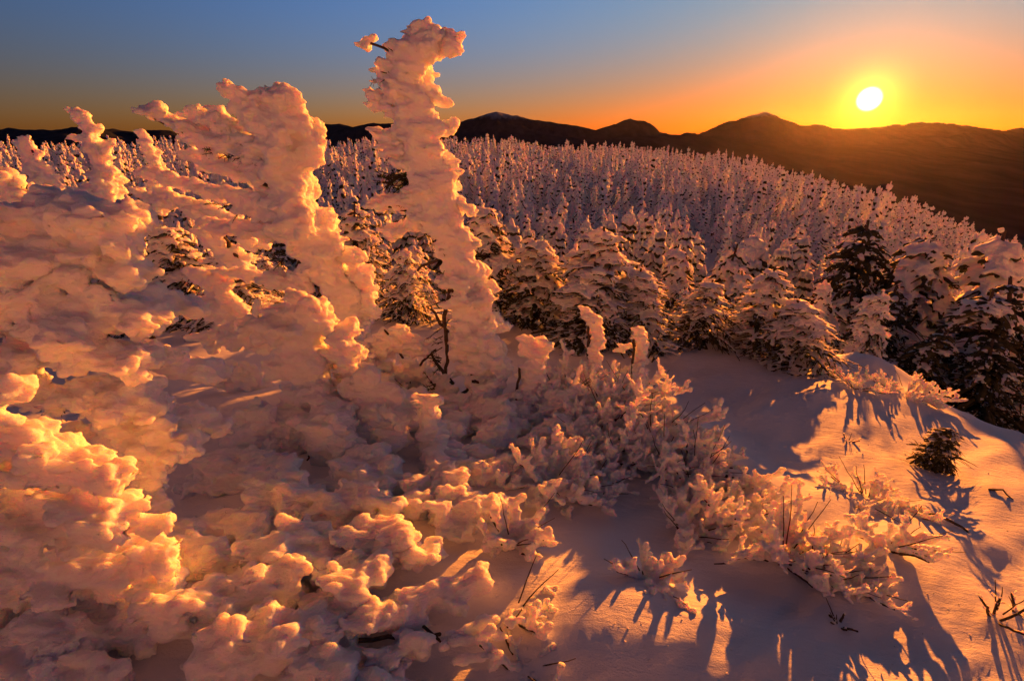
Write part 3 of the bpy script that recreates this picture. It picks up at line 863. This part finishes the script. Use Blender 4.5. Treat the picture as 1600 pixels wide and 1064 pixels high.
# small rime spire on the left, and its neighbours
r = Rime('rime_tree', 'small leaning rime spire rising before the dark mountains', 'tree', 190, 7.4, 14)
r.trunk([(195, 380), (170, 300), (150, 235), (125, 180)])
r.mass('crown', [[(116, 172, 4), (128, 185, 8), (142, 210, 12), (152, 240, 18), (164, 275, 24), (172, 310, 30), (182, 345, 34), (196, 370, 34)]], 0.17, 0.014, 14, 0.024, dens=1.8)
r.mass('bough', [[(160, 225, 6), (110, 214, 4)], [(160, 300, 18), (120, 300, 10)], [(180, 330, 16), (225, 345, 10)], [(160, 240, 12), (172, 222, 6)]], 0.13, 0.014, 14, 0.022)
r = Rime('rime_tree', 'slim frosted spire beside the small leaning rime spire', 'tree', 245, 9.0, 15)
r.trunk([(248, 330), (240, 260), (226, 212)])
r.mass('crown', [[(218, 206, 3), (228, 222, 6), (240, 250, 13), (248, 290, 20), (252, 325, 24)]], 0.15, 0.017, 14, 0.022, dens=1.8)
r = Rime('rime_tree', 'pale bushy rime tree between the leaning spire and the frame edge', 'tree', 75, 7.8, 16)
r.trunk([(90, 380), (75, 300), (50, 235)])
r.mass('crown', [[(30, 216, 7), (40, 240, 12), (56, 262, 18), (70, 290, 28), (85, 330, 34), (100, 370, 36)]], 0.17, 0.015, 14, 0.024, dens=1.6)

# stalks at the left edge
r = Rime('rime_shrub', 'upright rime stalks rising behind the biggest rime shrub', 'shrub', 30, 3.1, 17)
r.mass('crown', [[(-20, 270, 22), (5, 290, 20), (20, 320, 24)], [(-30, 360, 40), (30, 380, 40)]], 0.2, 0.012, 12, 0.028)
r.strings('stalk', [[(20, 340, 13), (18, 285, 14)]], 0.009, 14, 0.02)
r.strings('stalk', [[(48, 345, 6), (46, 290, 6)]], 0.008, 14, 0.012)
r.mass('stalk', [[(66, 345, 14), (70, 315, 13), (78, 298, 12)]], 0.12, 0.010, 12, 0.02)
r.stems('stem', [[(34, 350, 2), (33, 285, 1.6)], [(42, 350, 2), (40, 288, 1.6)]])

# biggest shrub on the left
r = Rime('rime_shrub', 'largest billowing rime shrub with smooth shelves and scalloped edges', 'shrub', 130, 2.5, 18)
EW = unit([0.94, -0.18, -0.16])
kw = dict(core=0.5, flat=0.6, dens=1.25, spread=1.1, jit=0.2, wind=EW)
r.mass('crown', [[(-30, 352, 34), (50, 340, 32), (110, 338, 30), (150, 352, 22)], [(-20, 410, 40, 2.42), (70, 408, 44, 2.42), (150, 410, 36, 2.45), (180, 420, 24, 2.5)]], 0.30, 0.0100, 14, 0.034, **kw)
r.mass('crown', [[(-20, 480, 44, 2.36), (60, 480, 46, 2.36), (150, 480, 40, 2.4), (200, 500, 28, 2.45)], [(20, 550, 44, 2.32), (120, 548, 46, 2.32), (200, 560, 36, 2.38)]], 0.27, 0.0100, 14, 0.034, **kw)
r.mass('skirt', [[(70, 620, 44, 2.3), (160, 622, 46, 2.3), (220, 630, 32, 2.34)], [(110, 690, 40, 2.26), (190, 690, 40, 2.26), (240, 680, 24, 2.3)], [(150, 740, 36, 2.22), (205, 735, 28, 2.22)]], 0.24, 0.0100, 14, 0.034, **kw)
r.mass('bough', [[(190, 455, 20, 2.6), (240, 470, 22, 2.7), (275, 476, 14, 2.75)]], 0.21, 0.010, 14, 0.03, wind=EW)
r.mass('bough', [[(220, 545, 24, 2.6), (275, 565, 24, 2.7), (310, 585, 14, 2.75)]], 0.21, 0.010, 14, 0.03, wind=EW)
r.mass('bough', [[(230, 630, 24, 2.5), (290, 655, 20, 2.6), (330, 660, 12, 2.65)]], 0.19, 0.010, 14, 0.03, wind=EW)
r.mass('bough', [[(150, 770, 24, 2.3), (200, 722, 22, 2.3), (235, 780, 18, 2.3)]], 0.17, 0.010, 14, 0.03, wind=EW)
r.sprigs('needles', [[(30, 600, 2.2), (90, 632, 2.2)], [(30, 505, 2.25), (70, 515, 2.25)]], 30, 0.10)
r.sprigs('needles', [[(165, 740, 2.2), (180, 775, 2.2)]], 22, 0.09)
# near mound bottom left
r = Rime('rime_shrub', 'wide low rime mound bulging over the snow below the largest shrub', 'shrub', 60, 1.72, 19)
r.mass('crown', [[(-60, 700, 56), (30, 700, 56), (110, 735, 40), (150, 750, 22)], [(-40, 790, 70), (70, 800, 66), (150, 800, 44), (205, 815, 28)]], 0.20, 0.0085, 14, 0.03, core=0.5, flat=0.7, dens=1.5, spread=1.0, jit=0.3)
r.mass('skirt', [[(-40, 900, 90), (80, 900, 84), (170, 890, 60), (235, 890, 30)], [(-20, 1010, 80), (100, 1000, 70), (190, 980, 50)]], 0.19, 0.008, 14, 0.03, core=0.5, flat=0.7, dens=1.5, spread=1.0, jit=0.3)
r.mass('bough', [[(60, 1050, 40), (140, 1060, 40)]], 0.2, 0.010, 11, 0.03)

r.mass('bough', [[(-10, 640, 30), (20, 622, 22)]], 0.18, 0.010, 12, 0.03)
# centre-left column mound
r = Rime('rime_shrub', 'stout stack of rime slabs between the largest shrub and the pillar tree', 'shrub', 490, 3.9, 20)
r.mass('crown', [[(490, 490, 34), (470, 520, 50), (470, 560, 52), (490, 600, 50)], [(430, 510, 34), (410, 530, 20)]], 0.27, 0.0125, 10, 0.032, core=0.6, flat=0.75)
r.mass('skirt', [[(490, 620, 60), (510, 660, 64), (520, 700, 60)], [(400, 660, 50, 3.6), (460, 690, 50, 3.6)]], 0.28, 0.0125, 10, 0.032, core=0.6, flat=0.75)
r.mass('bough', [[(530, 530, 30), (545, 570, 30), (545, 600, 26)]], 0.22, 0.012, 10, 0.03)
r.stems('twig', [[(420, 640, 2), (470, 655, 2), (490, 690, 1.6), (480, 720, 1.4)]])
r = Rime('rime_shrub', 'rounded rime hummock leaning against the stout slab stack', 'shrub', 600, 3.75, 21)
r.mass('crown', [[(570, 610, 34), (610, 620, 36), (640, 640, 26)], [(560, 670, 44), (610, 680, 40)]], 0.24, 0.012, 11, 0.032, core=0.6)
r.mass('bough', [[(530, 740, 34, 3.3), (580, 730, 36, 3.35), (600, 760, 28, 3.25)]], 0.22, 0.012, 11, 0.03)
r = Rime('rime_shrub', 'small rime clump on shaded snow behind the slab stack', 'shrub', 335, 5.4, 22)
r.mass('crown', [[(310, 430, 22), (340, 440, 26), (350, 470, 24)], [(320, 480, 26), (370, 490, 20)], [(360, 425, 8), (390, 428, 7), (410, 432, 4)]], 0.18, 0.013, 12, 0.026)
r.stems('twig', [[(340, 450, 2.5), (400, 430, 1.8)]])
r = Rime('rime_shrub', 'flat rime ledge below the small clump in shade', 'shrub', 380, 4.7, 23)
r.mass('crown', [[(320, 530, 16), (370, 520, 20), (410, 540, 24)], [(350, 580, 24), (400, 590, 30)]], 0.2, 0.012, 12, 0.028)
r.strings('stalk', [[(398, 500, 4), (402, 470, 5)]], 0.009, 14, 0.01)
r.stems('twig', [[(310, 528, 2), (355, 515, 1.6)]])

# slope lumps
r = Rime('rime_shrub', 'bulbous rime lump half sunk in the snow above the finger-branched shrub', 'shrub', 320, 2.55, 24)
r.mass('crown', [[(280, 840, 46), (330, 830, 46), (365, 840, 26)], [(270, 880, 40), (320, 890, 40)]], 0.25, 0.011, 11, 0.03, core=0.6)
r = Rime('rime_shrub', 'rounded rime shelf over a dark hollow below the slab stack', 'shrub', 400, 2.95, 25)
r.mass('crown', [[(330, 740, 44), (400, 750, 50), (450, 770, 40)], [(400, 810, 44), (460, 800, 36)]], 0.27, 0.011, 11, 0.03, core=0.6)
r.mass('bough', [[(420, 860, 44, 2.6), (480, 850, 36, 2.65), (500, 870, 22, 2.6)]], 0.22, 0.011, 11, 0.03, core=0.6)
r.stems('twig', [[(440, 875, 3), (470, 865, 2.5)]])
# bottom centre finger shrub
r = Rime('rime_shrub', 'thick rime-fingered shrub spreading over the snow at the slope foot', 'shrub', 400, 1.95, 26)
r.mass('crown', [[(300, 950, 60), (380, 930, 56), (440, 920, 44)], [(330, 1030, 60), (420, 1010, 56), (480, 990, 40)], [(480, 1050, 44), (520, 1040, 34)]], 0.2, 0.009, 12, 0.028, core=0.6)
r.mass('bough', [[(400, 900, 34), (440, 870, 24, 2.1)]], 0.17, 0.009, 12, 0.026)
r.mass('bough', [[(500, 960, 40, 2.0), (540, 930, 34, 2.05), (580, 900, 24, 2.15)]], 0.17, 0.009, 12, 0.026)
r.mass('bough', [[(520, 900, 22, 2.25), (560, 865, 20, 2.3), (590, 850, 13, 2.35)]], 0.15, 0.009, 12, 0.024)
r.mass('bough', [[(560, 980, 34, 2.0), (610, 955, 28, 2.1), (640, 930, 26, 2.15)], [(620, 960, 22, 2.1), (690, 925, 16, 2.2), (735, 915, 10, 2.25)]], 0.14, 0.009, 13, 0.024)
r.mass('bough', [[(600, 1030, 34, 1.95), (630, 1010, 28, 2.0)]], 0.15, 0.009, 13, 0.024)
r.mass('bough', [[(570, 1070, 36, 1.85), (620, 1060, 30, 1.9)]], 0.15, 0.009, 13, 0.024)
r.mass('bough', [[(640, 880, 22, 2.4), (670, 865, 22, 2.45)]], 0.12, 0.009, 13, 0.022)
r.strings('finger', [[(690, 1006, 11, 2.05), (730, 985, 10, 2.1), (770, 966, 9, 2.15)]])
r.strings('finger', [[(710, 1030, 8, 2.02), (775, 1022, 7, 2.06)]])
r.strings('finger', [[(690, 1000, 10, 2.05), (740, 1000, 9, 2.1), (782, 994, 8, 2.12)]])
r.stems('twig', [[(560, 1000, 4, 2.0), (690, 990, 3, 2.1)], [(640, 960, 3, 2.1), (700, 1010, 2.5, 2.05)]])

# post and lumps right of the hummock
r = Rime('rime_shrub', 'short upright rime post with a rounded head beside the hummock', 'shrub', 670, 3.45, 27)
r.mass('crown', [[(672, 628, 20), (668, 660, 22), (675, 700, 26), (690, 740, 32), (700, 780, 34)]], 0.15, 0.0105, 13, 0.026, core=0.6)
r.mass('bough', [[(700, 770, 24), (730, 775, 16)]], 0.13, 0.0105, 13, 0.024)
r.mass('bough', [[(700, 715, 20), (735, 735, 16), (755, 740, 9)]], 0.13, 0.0105, 13, 0.024)
r.mass('bough', [[(650, 760, 26, 3.2), (640, 800, 24, 3.1)]], 0.14, 0.0105, 13, 0.024)
r = Rime('rime_shrub', 'tangle of rime slabs at the foot of the pillar tree', 'shrub', 800, 4.25, 28)
r.mass('crown', [[(760, 690, 30), (800, 670, 30), (820, 640, 26)], [(690, 680, 22), (730, 660, 20)]], 0.19, 0.0115, 13, 0.027, core=0.6)
r.mass('bough', [[(700, 700, 10, 3.9), (760, 710, 10, 3.9)]], 0.12, 0.010, 13, 0.02)
r.mass('bough', [[(690, 640, 13, 4.0), (720, 655, 12, 4.0), (745, 670, 12, 4.0)]], 0.12, 0.010, 13, 0.02)
r = Rime('rime_shrub', 'mushroom-headed rime post right of the pillar tree', 'shrub', 815, 4.4, 29)
r.mass('crown', [[(846, 545, 18), (822, 542, 16)], [(835, 555, 17), (826, 600, 20), (815, 640, 24), (812, 670, 30)]], 0.15, 0.0105, 13, 0.024, core=0.6)
r.stems('stem', [[(812, 570, 2.2), (806, 640, 2.6)]])
r = Rime('rime_shrub', 'thin twisted rime post with a flat cap among finger shrubs', 'shrub', 928, 5.0, 30)
r.mass('crown', [[(912, 490, 12), (930, 494, 9)], [(928, 505, 12), (934, 530, 11), (928, 555, 12), (926, 600, 18)]], 0.11, 0.0105, 14, 0.02, core=0.6)
r.stems('stem', [[(920, 510, 2), (918, 560, 2.2)]])
r = Rime('rime_shrub', 'rime post tufted with short arms beside the shaded snow', 'shrub', 995, 5.3, 31)
r.mass('crown', [[(998, 518, 11), (1004, 540, 13), (1000, 570, 13), (994, 610, 18)], [(985, 540, 6), (968, 545, 5)], [(990, 575, 6), (972, 580, 4)]], 0.10, 0.0105, 15, 0.018, core=0.6)
r.stems('stem', [[(990, 530, 2), (988, 600, 2.2)]])


r = Rime('rime_shrub', 'feathery rime shrub left of the pillar tree foot', 'shrub', 620, 4.8, 40)
r.mass('crown', [[(590, 540, 22), (630, 530, 24), (660, 545, 18)], [(600, 580, 26), (650, 585, 24)]], 0.16, 0.011, 14, 0.024, dens=1.8)
r.stems('twig', [[(640, 590, 2.4), (680, 545, 1.8)], [(630, 560, 2), (600, 515, 1.6)]])
r = Rime('rime_shrub', 'heaped rime clods between the rounded shelf and the short post', 'shrub', 570, 2.95, 41)
r.mass('crown', [[(500, 800, 34), (560, 790, 40), (610, 810, 30)], [(560, 840, 30), (620, 850, 28)]], 0.19, 0.0105, 13, 0.028, dens=1.8)
r = Rime('rime_shrub', 'low run of rime clods below the short upright post', 'shrub', 740, 3.1, 42)
r.mass('crown', [[(690, 810, 26), (740, 800, 30), (770, 790, 20)], [(740, 740, 22), (790, 730, 24)]], 0.16, 0.0105, 13, 0.026, dens=1.8)
r = Rime('rime_shrub', 'snow-choked rime clump right of the pillar tree foot', 'shrub', 870, 4.2, 43)
r.mass('crown', [[(830, 690, 26), (880, 670, 26), (920, 680, 22)], [(850, 640, 22), (890, 620, 20)]], 0.16, 0.011, 14, 0.026, dens=1.8)
r = Rime('rime_shrub', 'rime clods lying under the flag tree', 'shrub', 590, 4.6, 44)
r.mass('crown', [[(560, 560, 28), (590, 600, 30), (600, 640, 28)]], 0.19, 0.0115, 13, 0.028, dens=1.6)

# finger shrubs along the crest and on the open slope: (label, px, py, branches, size, lean, up, rad)
for i, (lab, px, py, n, size, lean, up, rad, kw) in enumerate([
    ('dense knobbly rime shrub between the mushroom-headed post and the crest', 880, 625, 12, 0.50, (0.2, 0.1), 0.9, 0.022, {}),
    ('rime shrub of upright stubby fingers on the crest above the shaded snow', 950, 660, 13, 0.50, (0.3, 0.1), 0.7, 0.021, {}),
    ('spreading finger-branched rime shrub at the outer end of the crest', 1020, 690, 11, 0.46, (0.5, 0.0), 0.7, 0.020, {}),
    ('twiggy rime shrub on the crest under the tufted post', 990, 630, 9, 0.40, (0.3, 0.1), 0.8, 0.018, {}),
    ('clotted rime shrub drooping over the snow face below the crest', 860, 760, 13, 0.36, (0.4, -0.2), 0.55, 0.021, {}),
    ('short-fingered rime shrub beside the clotted shrub', 920, 765, 9, 0.26, (0.5, -0.2), 0.5, 0.018, {}),
    ('thick-branched rime shrub with sausage-like fingers on the shaded face', 800, 850, 8, 0.28, (0.4, -0.2), 0.9, 0.024, {'stubs': 3}),
    ('long-branched rime shrub trailing down the crest towards the open slope', 1085, 775, 12, 0.44, (0.5, -0.3), 0.5, 0.017, {}),
    ('frosted twig clump at the top of the trailing crest shrub', 1080, 735, 8, 0.34, (0.9, 0.2), 0.5, 0.014, {}),
    ('bristling rime shrub with crossing dark stems on the open slope', 1225, 875, 13, 0.36, (0.6, -0.2), 0.75, 0.014, {}),
    ('low rime shrub merging into the bristling shrub', 1270, 890, 9, 0.26, (0.6, -0.2), 0.5, 0.013, {}),
    ('gnarled rime shrub with stubby antlers on sunlit snow', 1385, 855, 9, 0.28, (0.2, 0.0), 0.7, 0.018, {'stubs': 4}),
    ('flattened frosted shrub half buried in a snow dome', 1355, 785, 10, 0.34, (0.1, 0.1), 0.25, 0.011, {}),
    ('frosted shrub at the brow of the open slope', 1415, 615, 9, 0.42, (0.3, 0.0), 0.3, 0.016, {}),
    ('trailing frosted branch tips left of the brow shrub', 1335, 605, 5, 0.36, (0.5, 0.0), 0.3, 0.014, {}),
    ('sparse thin frosted twigs poking from sunlit snow', 1555, 965, 4, 0.19, (-0.1, 0.0), 1.3, 0.006, {'stubs': 2, 'voxel': 0.005}),
    ('small brown-stemmed frosted tuft beside the sparse twigs', 1590, 955, 4, 0.10, (0, 0.0), 1.0, 0.007, {'stubs': 2, 'voxel': 0.005}),
    ('tiny frosted sprig on the lit snow tongue', 1325, 690, 3, 0.10, (0, 0), 0.9, 0.007, {'stubs': 2, 'voxel': 0.006}),
    ('small rime tuft hanging on the shaded snow face', 1010, 905, 7, 0.20, (0.3, -0.2), 0.5, 0.015, {}),
    ('arched rime branch lying on the snow by the finger shrub', 800, 965, 4, 0.26, (0.9, 0.0), 0.4, 0.017, {'stubs': 3}),
    ('stubby rime fingers lying near the arched branch', 815, 1045, 5, 0.20, (0.4, 0.1), 0.4, 0.017, {'stubs': 2}),
    ('few short rimed stubs piercing the lit slope', 1310, 975, 4, 0.10, (0.2, 0), 0.9, 0.006, {'stubs': 1, 'voxel': 0.005}),
    ('knobbly rime shrub on the crest beside the snow-choked clump', 930, 700, 12, 0.38, (0.4, -0.1), 0.7, 0.020, {}),
    ('rime shrub tumbling down the sunlit crest face', 1040, 735, 12, 0.40, (0.5, -0.2), 0.6, 0.019, {}),
    ('dense rime shrub linking the trailing shrub to the bristling one', 1140, 815, 13, 0.38, (0.5, -0.2), 0.6, 0.017, {}),
    ('leafy-looking rime shrub under the trailing crest shrub', 1075, 835, 11, 0.30, (0.4, -0.2), 0.5, 0.017, {}),
    ('squat rime shrub on the shaded face under the crest', 970, 720, 11, 0.34, (0.4, -0.1), 0.6, 0.019, {}),
    ('outermost twiggy part of the bristling shrub thicket', 1305, 905, 9, 0.26, (0.7, -0.1), 0.5, 0.012, {}),
    ('small rimed twig cluster on the dark lower slope', 640, 610, 8, 0.40, (-0.3, 0.1), 0.6, 0.016, {}),
]):
    rime_bush('rime_shrub', lab, px, py, n, size, 300 + i, up=up, lean=lean, rad=rad, **kw)
# fallen dark branches on the slope
def branch(name, label, pl, rad, rime=0.0):
    pts = []
    for (x, y, lift) in pl:
        p = gpt(x, y); p[2] += lift; pts.append(p)
    base = pts[0].copy()
    o = thing(name, base, label, 'branch')
    p, r_ = resample([q - base for q in pts], np.linspace(rad, rad * 0.4, len(pts)), 0.04)
    p[1:] += RNG.normal(0, 0.004, p[1:].shape)
    add_part(o, 'stem', stem_mesh('stem', [(p, r_)]))
    if rime:
        sp = Soup(); rime_string(sp, p + [0, 0, rad * 0.9], r_ * rime, RNG)
        add_part(o, 'rime_sleeve', bake_rime(sp, 0.006, 20, 0.006))
branch('fallen_branch', 'long dark bare branch curving down the slope by the gnarled shrub', [(1440, 808, 0.03), (1470, 812, 0.03), (1500, 825, 0.02), (1540, 855, -0.01)], 0.014)
branch('fallen_branch', 'dark branch end poking from snow near the small evergreen', [(1545, 765, 0.0), (1565, 770, 0.03), (1582, 780, 0.0)], 0.010)
branch('fallen_branch', 'dark log edge showing through snow under the crest shrubs', [(1118, 740, 0.0), (1145, 752, 0.03), (1175, 764, 0.02), (1200, 775, 0.0)], 0.014)
branch('fallen_branch', 'crooked rimed branch bending down towards the shaded slope', [(1180, 870, 0.05), (1160, 885, 0.10), (1140, 895, 0.08), (1112, 890, 0.05)], 0.009, 2.0)
# crumbs of fallen rime on the snow
sp = Soup(); rc = np.random.default_rng(77)
for k in range(700):
    px, py = rc.uniform(620, 1600), rc.uniform(600, 1064)
    if fbm(np.array([px / 130.0]), np.array([py / 70.0]), 3, 71)[0] < 0.02: continue
    p = gpt(px, py); q = rc.uniform(0.002, 0.008) * (0.6 + 0.12 * p[1])
    sp.ell(p + [0, 0, q * 0.3], rc.normal(size=3), np.array([0, 0, 1.0]), q * 1.3, q, q * 0.8, 1, 0.5, rc)
v_, f_ = sp.arrays()
tag(mesh_obj('rime_crumbs', v_, f_, M_TWIG_RIME, smooth=False), 'crumbs of fallen rime scattered over the snow slope', 'crumbs', kind='stuff')
print('rime tris', TRI_RIME)

# ---------------------------------------------------------------- spruces near the camera
# (label, px of the top, py of the top, Y, mesh, turn, width)
NEAR = [
 ('leaning frosted spruce just right of the pillar tree', 768, 306, 8.0, 0, 0.4, 1.4),
 ('short bushy spruce with sunlit tips beside the leaning spruce', 836, 362, 7.9, 1, 2.0, 1.9),
 ('broad drooping snow-laden spruce at the head of the shaded snow', 955, 340, 7.4, 2, 1.0, 1.8),
 ('low snow-heaped spruce in front of the broad drooping one', 920, 400, 6.9, 3, 3.0, 2.3),
 ('snow-heaped spruce joined to the broad drooping one', 1010, 415, 7.0, 4, 5.0, 2.1),
 ('round-topped frosted spruce above the shaded snow', 1105, 428, 7.1, 0, 2.4, 2.0),
 ('frosted spruce with a crooked tip behind the snow hump', 1212, 410, 7.0, 1, 4.0, 1.7),
 ('frosted spruce at the brow with boughs sweeping down to the snow', 1268, 458, 6.5, 2, 0.2, 2.3),
 ('tall dark-sided spruce beyond the brow', 1352, 330, 15.0, 3, 1.3, 1.0),
 ('frosted spruce beside the tall dark-sided spruce', 1418, 346, 14.5, 4, 2.6, 1.0),
 ('spruce with a heavy rime head beyond the brow', 1486, 360, 13.0, 0, 5.2, 1.05),
 ('spruce with stepped rime clumps leaning outward', 1575, 348, 12.5, 1, 0.9, 1.0),
 ('dark spruce with lightly frosted boughs below the rime-headed spruce', 1530, 440, 10.0, 2, 2.2, 1.2),
 ('dark spruce with lightly frosted boughs below the tall one', 1395, 440, 11.6, 3, 3.7, 1.2),
 ('frosted spruce at the outer edge of the dark grove', 1605, 430, 9.8, 4, 4.4, 1.2),
 ('dark low spruce in the shade under the brow', 1460, 500, 9.6, 1, 1.9, 1.4),
 ('half-hidden spruce in the shade beside the dark low one', 1570, 520, 9.0, 0, 0.2, 1.4),
 ('shaded snow-hung spruce seen between the two rime trees', 620, 380, 7.8, 2, 4.1, 1.5),
 ('small shaded spruce left of the pillar tree', 560, 310, 10.5, 3, 1.1, 1.2),
 ('snow-hung spruce in the hollow under the flag tree', 340, 372, 7.4, 4, 2.9, 1.8),
 ('low snow-hung spruce in shade behind the largest shrub', 265, 340, 8.8, 0, 0.3, 1.6),
 ('small evergreen with dark needles alone on the open slope', 1492, 655, 3.85, 1, 0.8, 2.0),
]
for (lab, px, py, Y, k, turn, wide) in NEAR:
    top = at(px, py, Y)
    g = float(zground(top[0], top[1]))
    plant_conifer('spruce_tree', top[0], top[1], max(0.3, top[2] - g), 3 if 'dark' in lab or 'half-hidden' in lab else 2, k, turn, lab, None, wide, (0, -0.04))
    TAKEN.append((top[0], top[1], 0.75))

# ---------------------------------------------------------------- forest
TREES = []          # (x, y) taken
rf = np.random.default_rng(42)
cand = []
r = 10.5
# poisson-like scatter by range, denser near
pts = rf.uniform([-190, 6], [215, 215], (62000, 2))
rr_ = np.hypot(pts[:, 0], pts[:, 1]); aa = np.degrees(np.arctan2(pts[:, 0], pts[:, 1]))
keep = (np.abs(aa) < 57) & (rr_ > 11.5) & (rr_ < 205)
for (tx, ty, tr) in TAKEN: keep &= np.hypot(pts[:, 0] - tx, pts[:, 1] - ty) > tr + 0.5
pts = pts[keep]
grid, chosen = {}, []
for p in pts:
    d = math.hypot(*p)
    dn = float(fbm(np.array([p[0] * 0.13]), np.array([p[1] * 0.13]), 2, 61)[0])
    sp = (0.95 + 0.002 * d) * (1.0 + max(0.0, -2.2 * dn))
    cell = (int(p[0] // 2.2), int(p[1] // 2.2))
    ok = True
    for i in (-1, 0, 1):
        for j in (-1, 0, 1):
            for q in grid.get((cell[0] + i, cell[1] + j), ()):
                if (q[0] - p[0]) ** 2 + (q[1] - p[1]) ** 2 < sp * sp: ok = False; break
    if ok:
        grid.setdefault(cell, []).append(p); chosen.append(p)
chosen = np.array(chosen)
dist = np.hypot(chosen[:, 0], chosen[:, 1])
order = np.argsort(dist)
chosen = chosen[order]; dist = dist[order]
print('forest trees', len(chosen))
NIND = 240
for i, (x, y) in enumerate(chosen[:NIND]):
    h = min(rf.uniform(2.4, 6.0), EYE - 2.25 - rf.uniform(0, 1.1) - float(zground(x, y)))
    if h < 1.0: continue
    wide = rf.uniform(0.72, 1.08)
    size = 'short' if h < 2.8 else 'tall' if h > 4.4 else 'mid-height'
    build = 'slim' if wide < 0.9 else 'broad'
    where = 'in the front rows just below the snowy slope' if dist[i] < 14 else 'among the ranks behind the front rows' if dist[i] < 18 else 'deeper in the frosted forest on the ridge'
    plant_conifer('spruce_tree', x, y, h, 2 if i < 40 else 1, int(rf.integers(0, 6)), rf.uniform(0, 6.28),
                  size + ' ' + build + ' snow-plastered spruce ' + where, 'frosted spruces of the forest', wide,
                  (rf.uniform(-0.04, 0.04), rf.uniform(-0.08, 0.03)))
far = chosen[NIND:]
fz = zground(far[:, 0], far[:, 1]) - 0.05
me = bpy.data.meshes.new('far_forest')
me.from_pydata([(float(a), float(b), float(c)) for (a, b), c in zip(far, fz)], [], [])
FAR = bpy.data.objects.new('far_forest', me); COL.objects.link(FAR)
tag(FAR, 'dense frosted spruce forest covering the ridge beyond the nearer trees', 'forest', kind='stuff')
at_k = me.attributes.new('pick', 'INT', 'POINT'); at_k.data.foreach_set('value', rf.integers(0, 5, len(far)).astype(np.int32))
at_s = me.attributes.new('size', 'FLOAT_VECTOR', 'POINT')
hh = (2.4 + 3.4 * rf.random(len(far)) ** 1.3) * (1.0 + 0.7 * fbm(far[:, 0] * 0.09, far[:, 1] * 0.09, 2, 63)); ww = hh ** 0.5 * 1.6 * rf.uniform(0.8, 1.3, len(far))
at_s.data.foreach_set('vector', np.stack([ww, ww, hh], -1).astype(np.float32).ravel())
at_r = me.attributes.new('turn', 'FLOAT_VECTOR', 'POINT')
at_r.data.foreach_set('vector', np.stack([rf.uniform(-.05, .05, len(far)), rf.uniform(-.1, .03, len(far)), rf.uniform(0, 6.28, len(far))], -1).astype(np.float32).ravel())
ng = bpy.data.node_groups.new('forest_scatter', 'GeometryNodeTree')
ng.interface.new_socket('Geometry', in_out='INPUT', socket_type='NodeSocketGeometry')
ng.interface.new_socket('Geometry', in_out='OUTPUT', socket_type='NodeSocketGeometry')
gi, go = ng.nodes.new('NodeGroupInput'), ng.nodes.new('NodeGroupOutput')
g2i = ng.nodes.new('GeometryNodeGeometryToInstance')
for k in range(5):
    # one mesh with snow + needles + stem for each far kind
    parts = ARCH[0][k]
    bm = bmesh.new(); off = 0
    for mi, pm in enumerate(parts):
        n0 = len(bm.faces); bm.from_mesh(pm); bm.faces.ensure_lookup_table()
        for fc in bm.faces[n0:]: fc.material_index = mi
    jm = bpy.data.meshes.new('far_spruce'); bm.to_mesh(jm); bm.free()
    for m_ in (M_TSNOW, M_NEEDLE, M_BARK): jm.materials.append(m_)
    jo = bpy.data.objects.new('far_spruce', jm)
    oi = ng.nodes.new('GeometryNodeObjectInfo'); oi.inputs['Object'].default_value = jo
    ng.links.new(oi.outputs['Geometry'], g2i.inputs[0])
iop = ng.nodes.new('GeometryNodeInstanceOnPoints')
iop.inputs['Pick Instance'].default_value = True
def named(t, nm):
    n = ng.nodes.new('GeometryNodeInputNamedAttribute'); n.data_type = t; n.inputs[0].default_value = nm
    return n.outputs[0]
e2r = ng.nodes.new('FunctionNodeEulerToRotation')
ng.links.new(gi.outputs[0], iop.inputs['Points'])
ng.links.new(g2i.outputs[0], iop.inputs['Instance'])
ng.links.new(named('INT', 'pick'), iop.inputs['Instance Index'])
ng.links.new(named('FLOAT_VECTOR', 'turn'), e2r.inputs[0]); ng.links.new(e2r.outputs[0], iop.inputs['Rotation'])
ng.links.new(named('FLOAT_VECTOR', 'size'), iop.inputs['Scale'])
ng.links.new(iop.outputs[0], go.inputs[0])
FAR.modifiers.new('scatter', 'NODES').node_group = ng

# ---------------------------------------------------------------- haze
hz = []
for (x, y, z) in [(a, b, c) for c in (-420.0, 420.0) for b in (-16000.0, 16000.0) for a in (-16000.0, 16000.0)]: hz.append((x, y, z))
ho = mesh_obj('haze', hz, [(0, 2, 3, 1), (4, 5, 7, 6), (0, 1, 5, 4), (2, 6, 7, 3), (0, 4, 6, 2), (1, 3, 7, 5)], None or bpy.data.materials.new('haze'), smooth=False)
hm = ho.data.materials[0]; hm.use_nodes = True
for n_ in list(hm.node_tree.nodes):
    if n_.type != 'OUTPUT_MATERIAL': hm.node_tree.nodes.remove(n_)
pv = hm.node_tree.nodes.new('ShaderNodeVolumePrincipled')
pv.inputs['Color'].default_value = (0.92, 0.90, 0.90, 1); pv.inputs['Density'].default_value = 8.0e-7; pv.inputs['Anisotropy'].default_value = 0.85
hm.node_tree.links.new(pv.outputs[0], hm.node_tree.nodes['Material Output'].inputs['Volume'])
tag(ho, 'thin cold evening haze over the valley and the far mountains', 'haze', kind='stuff')
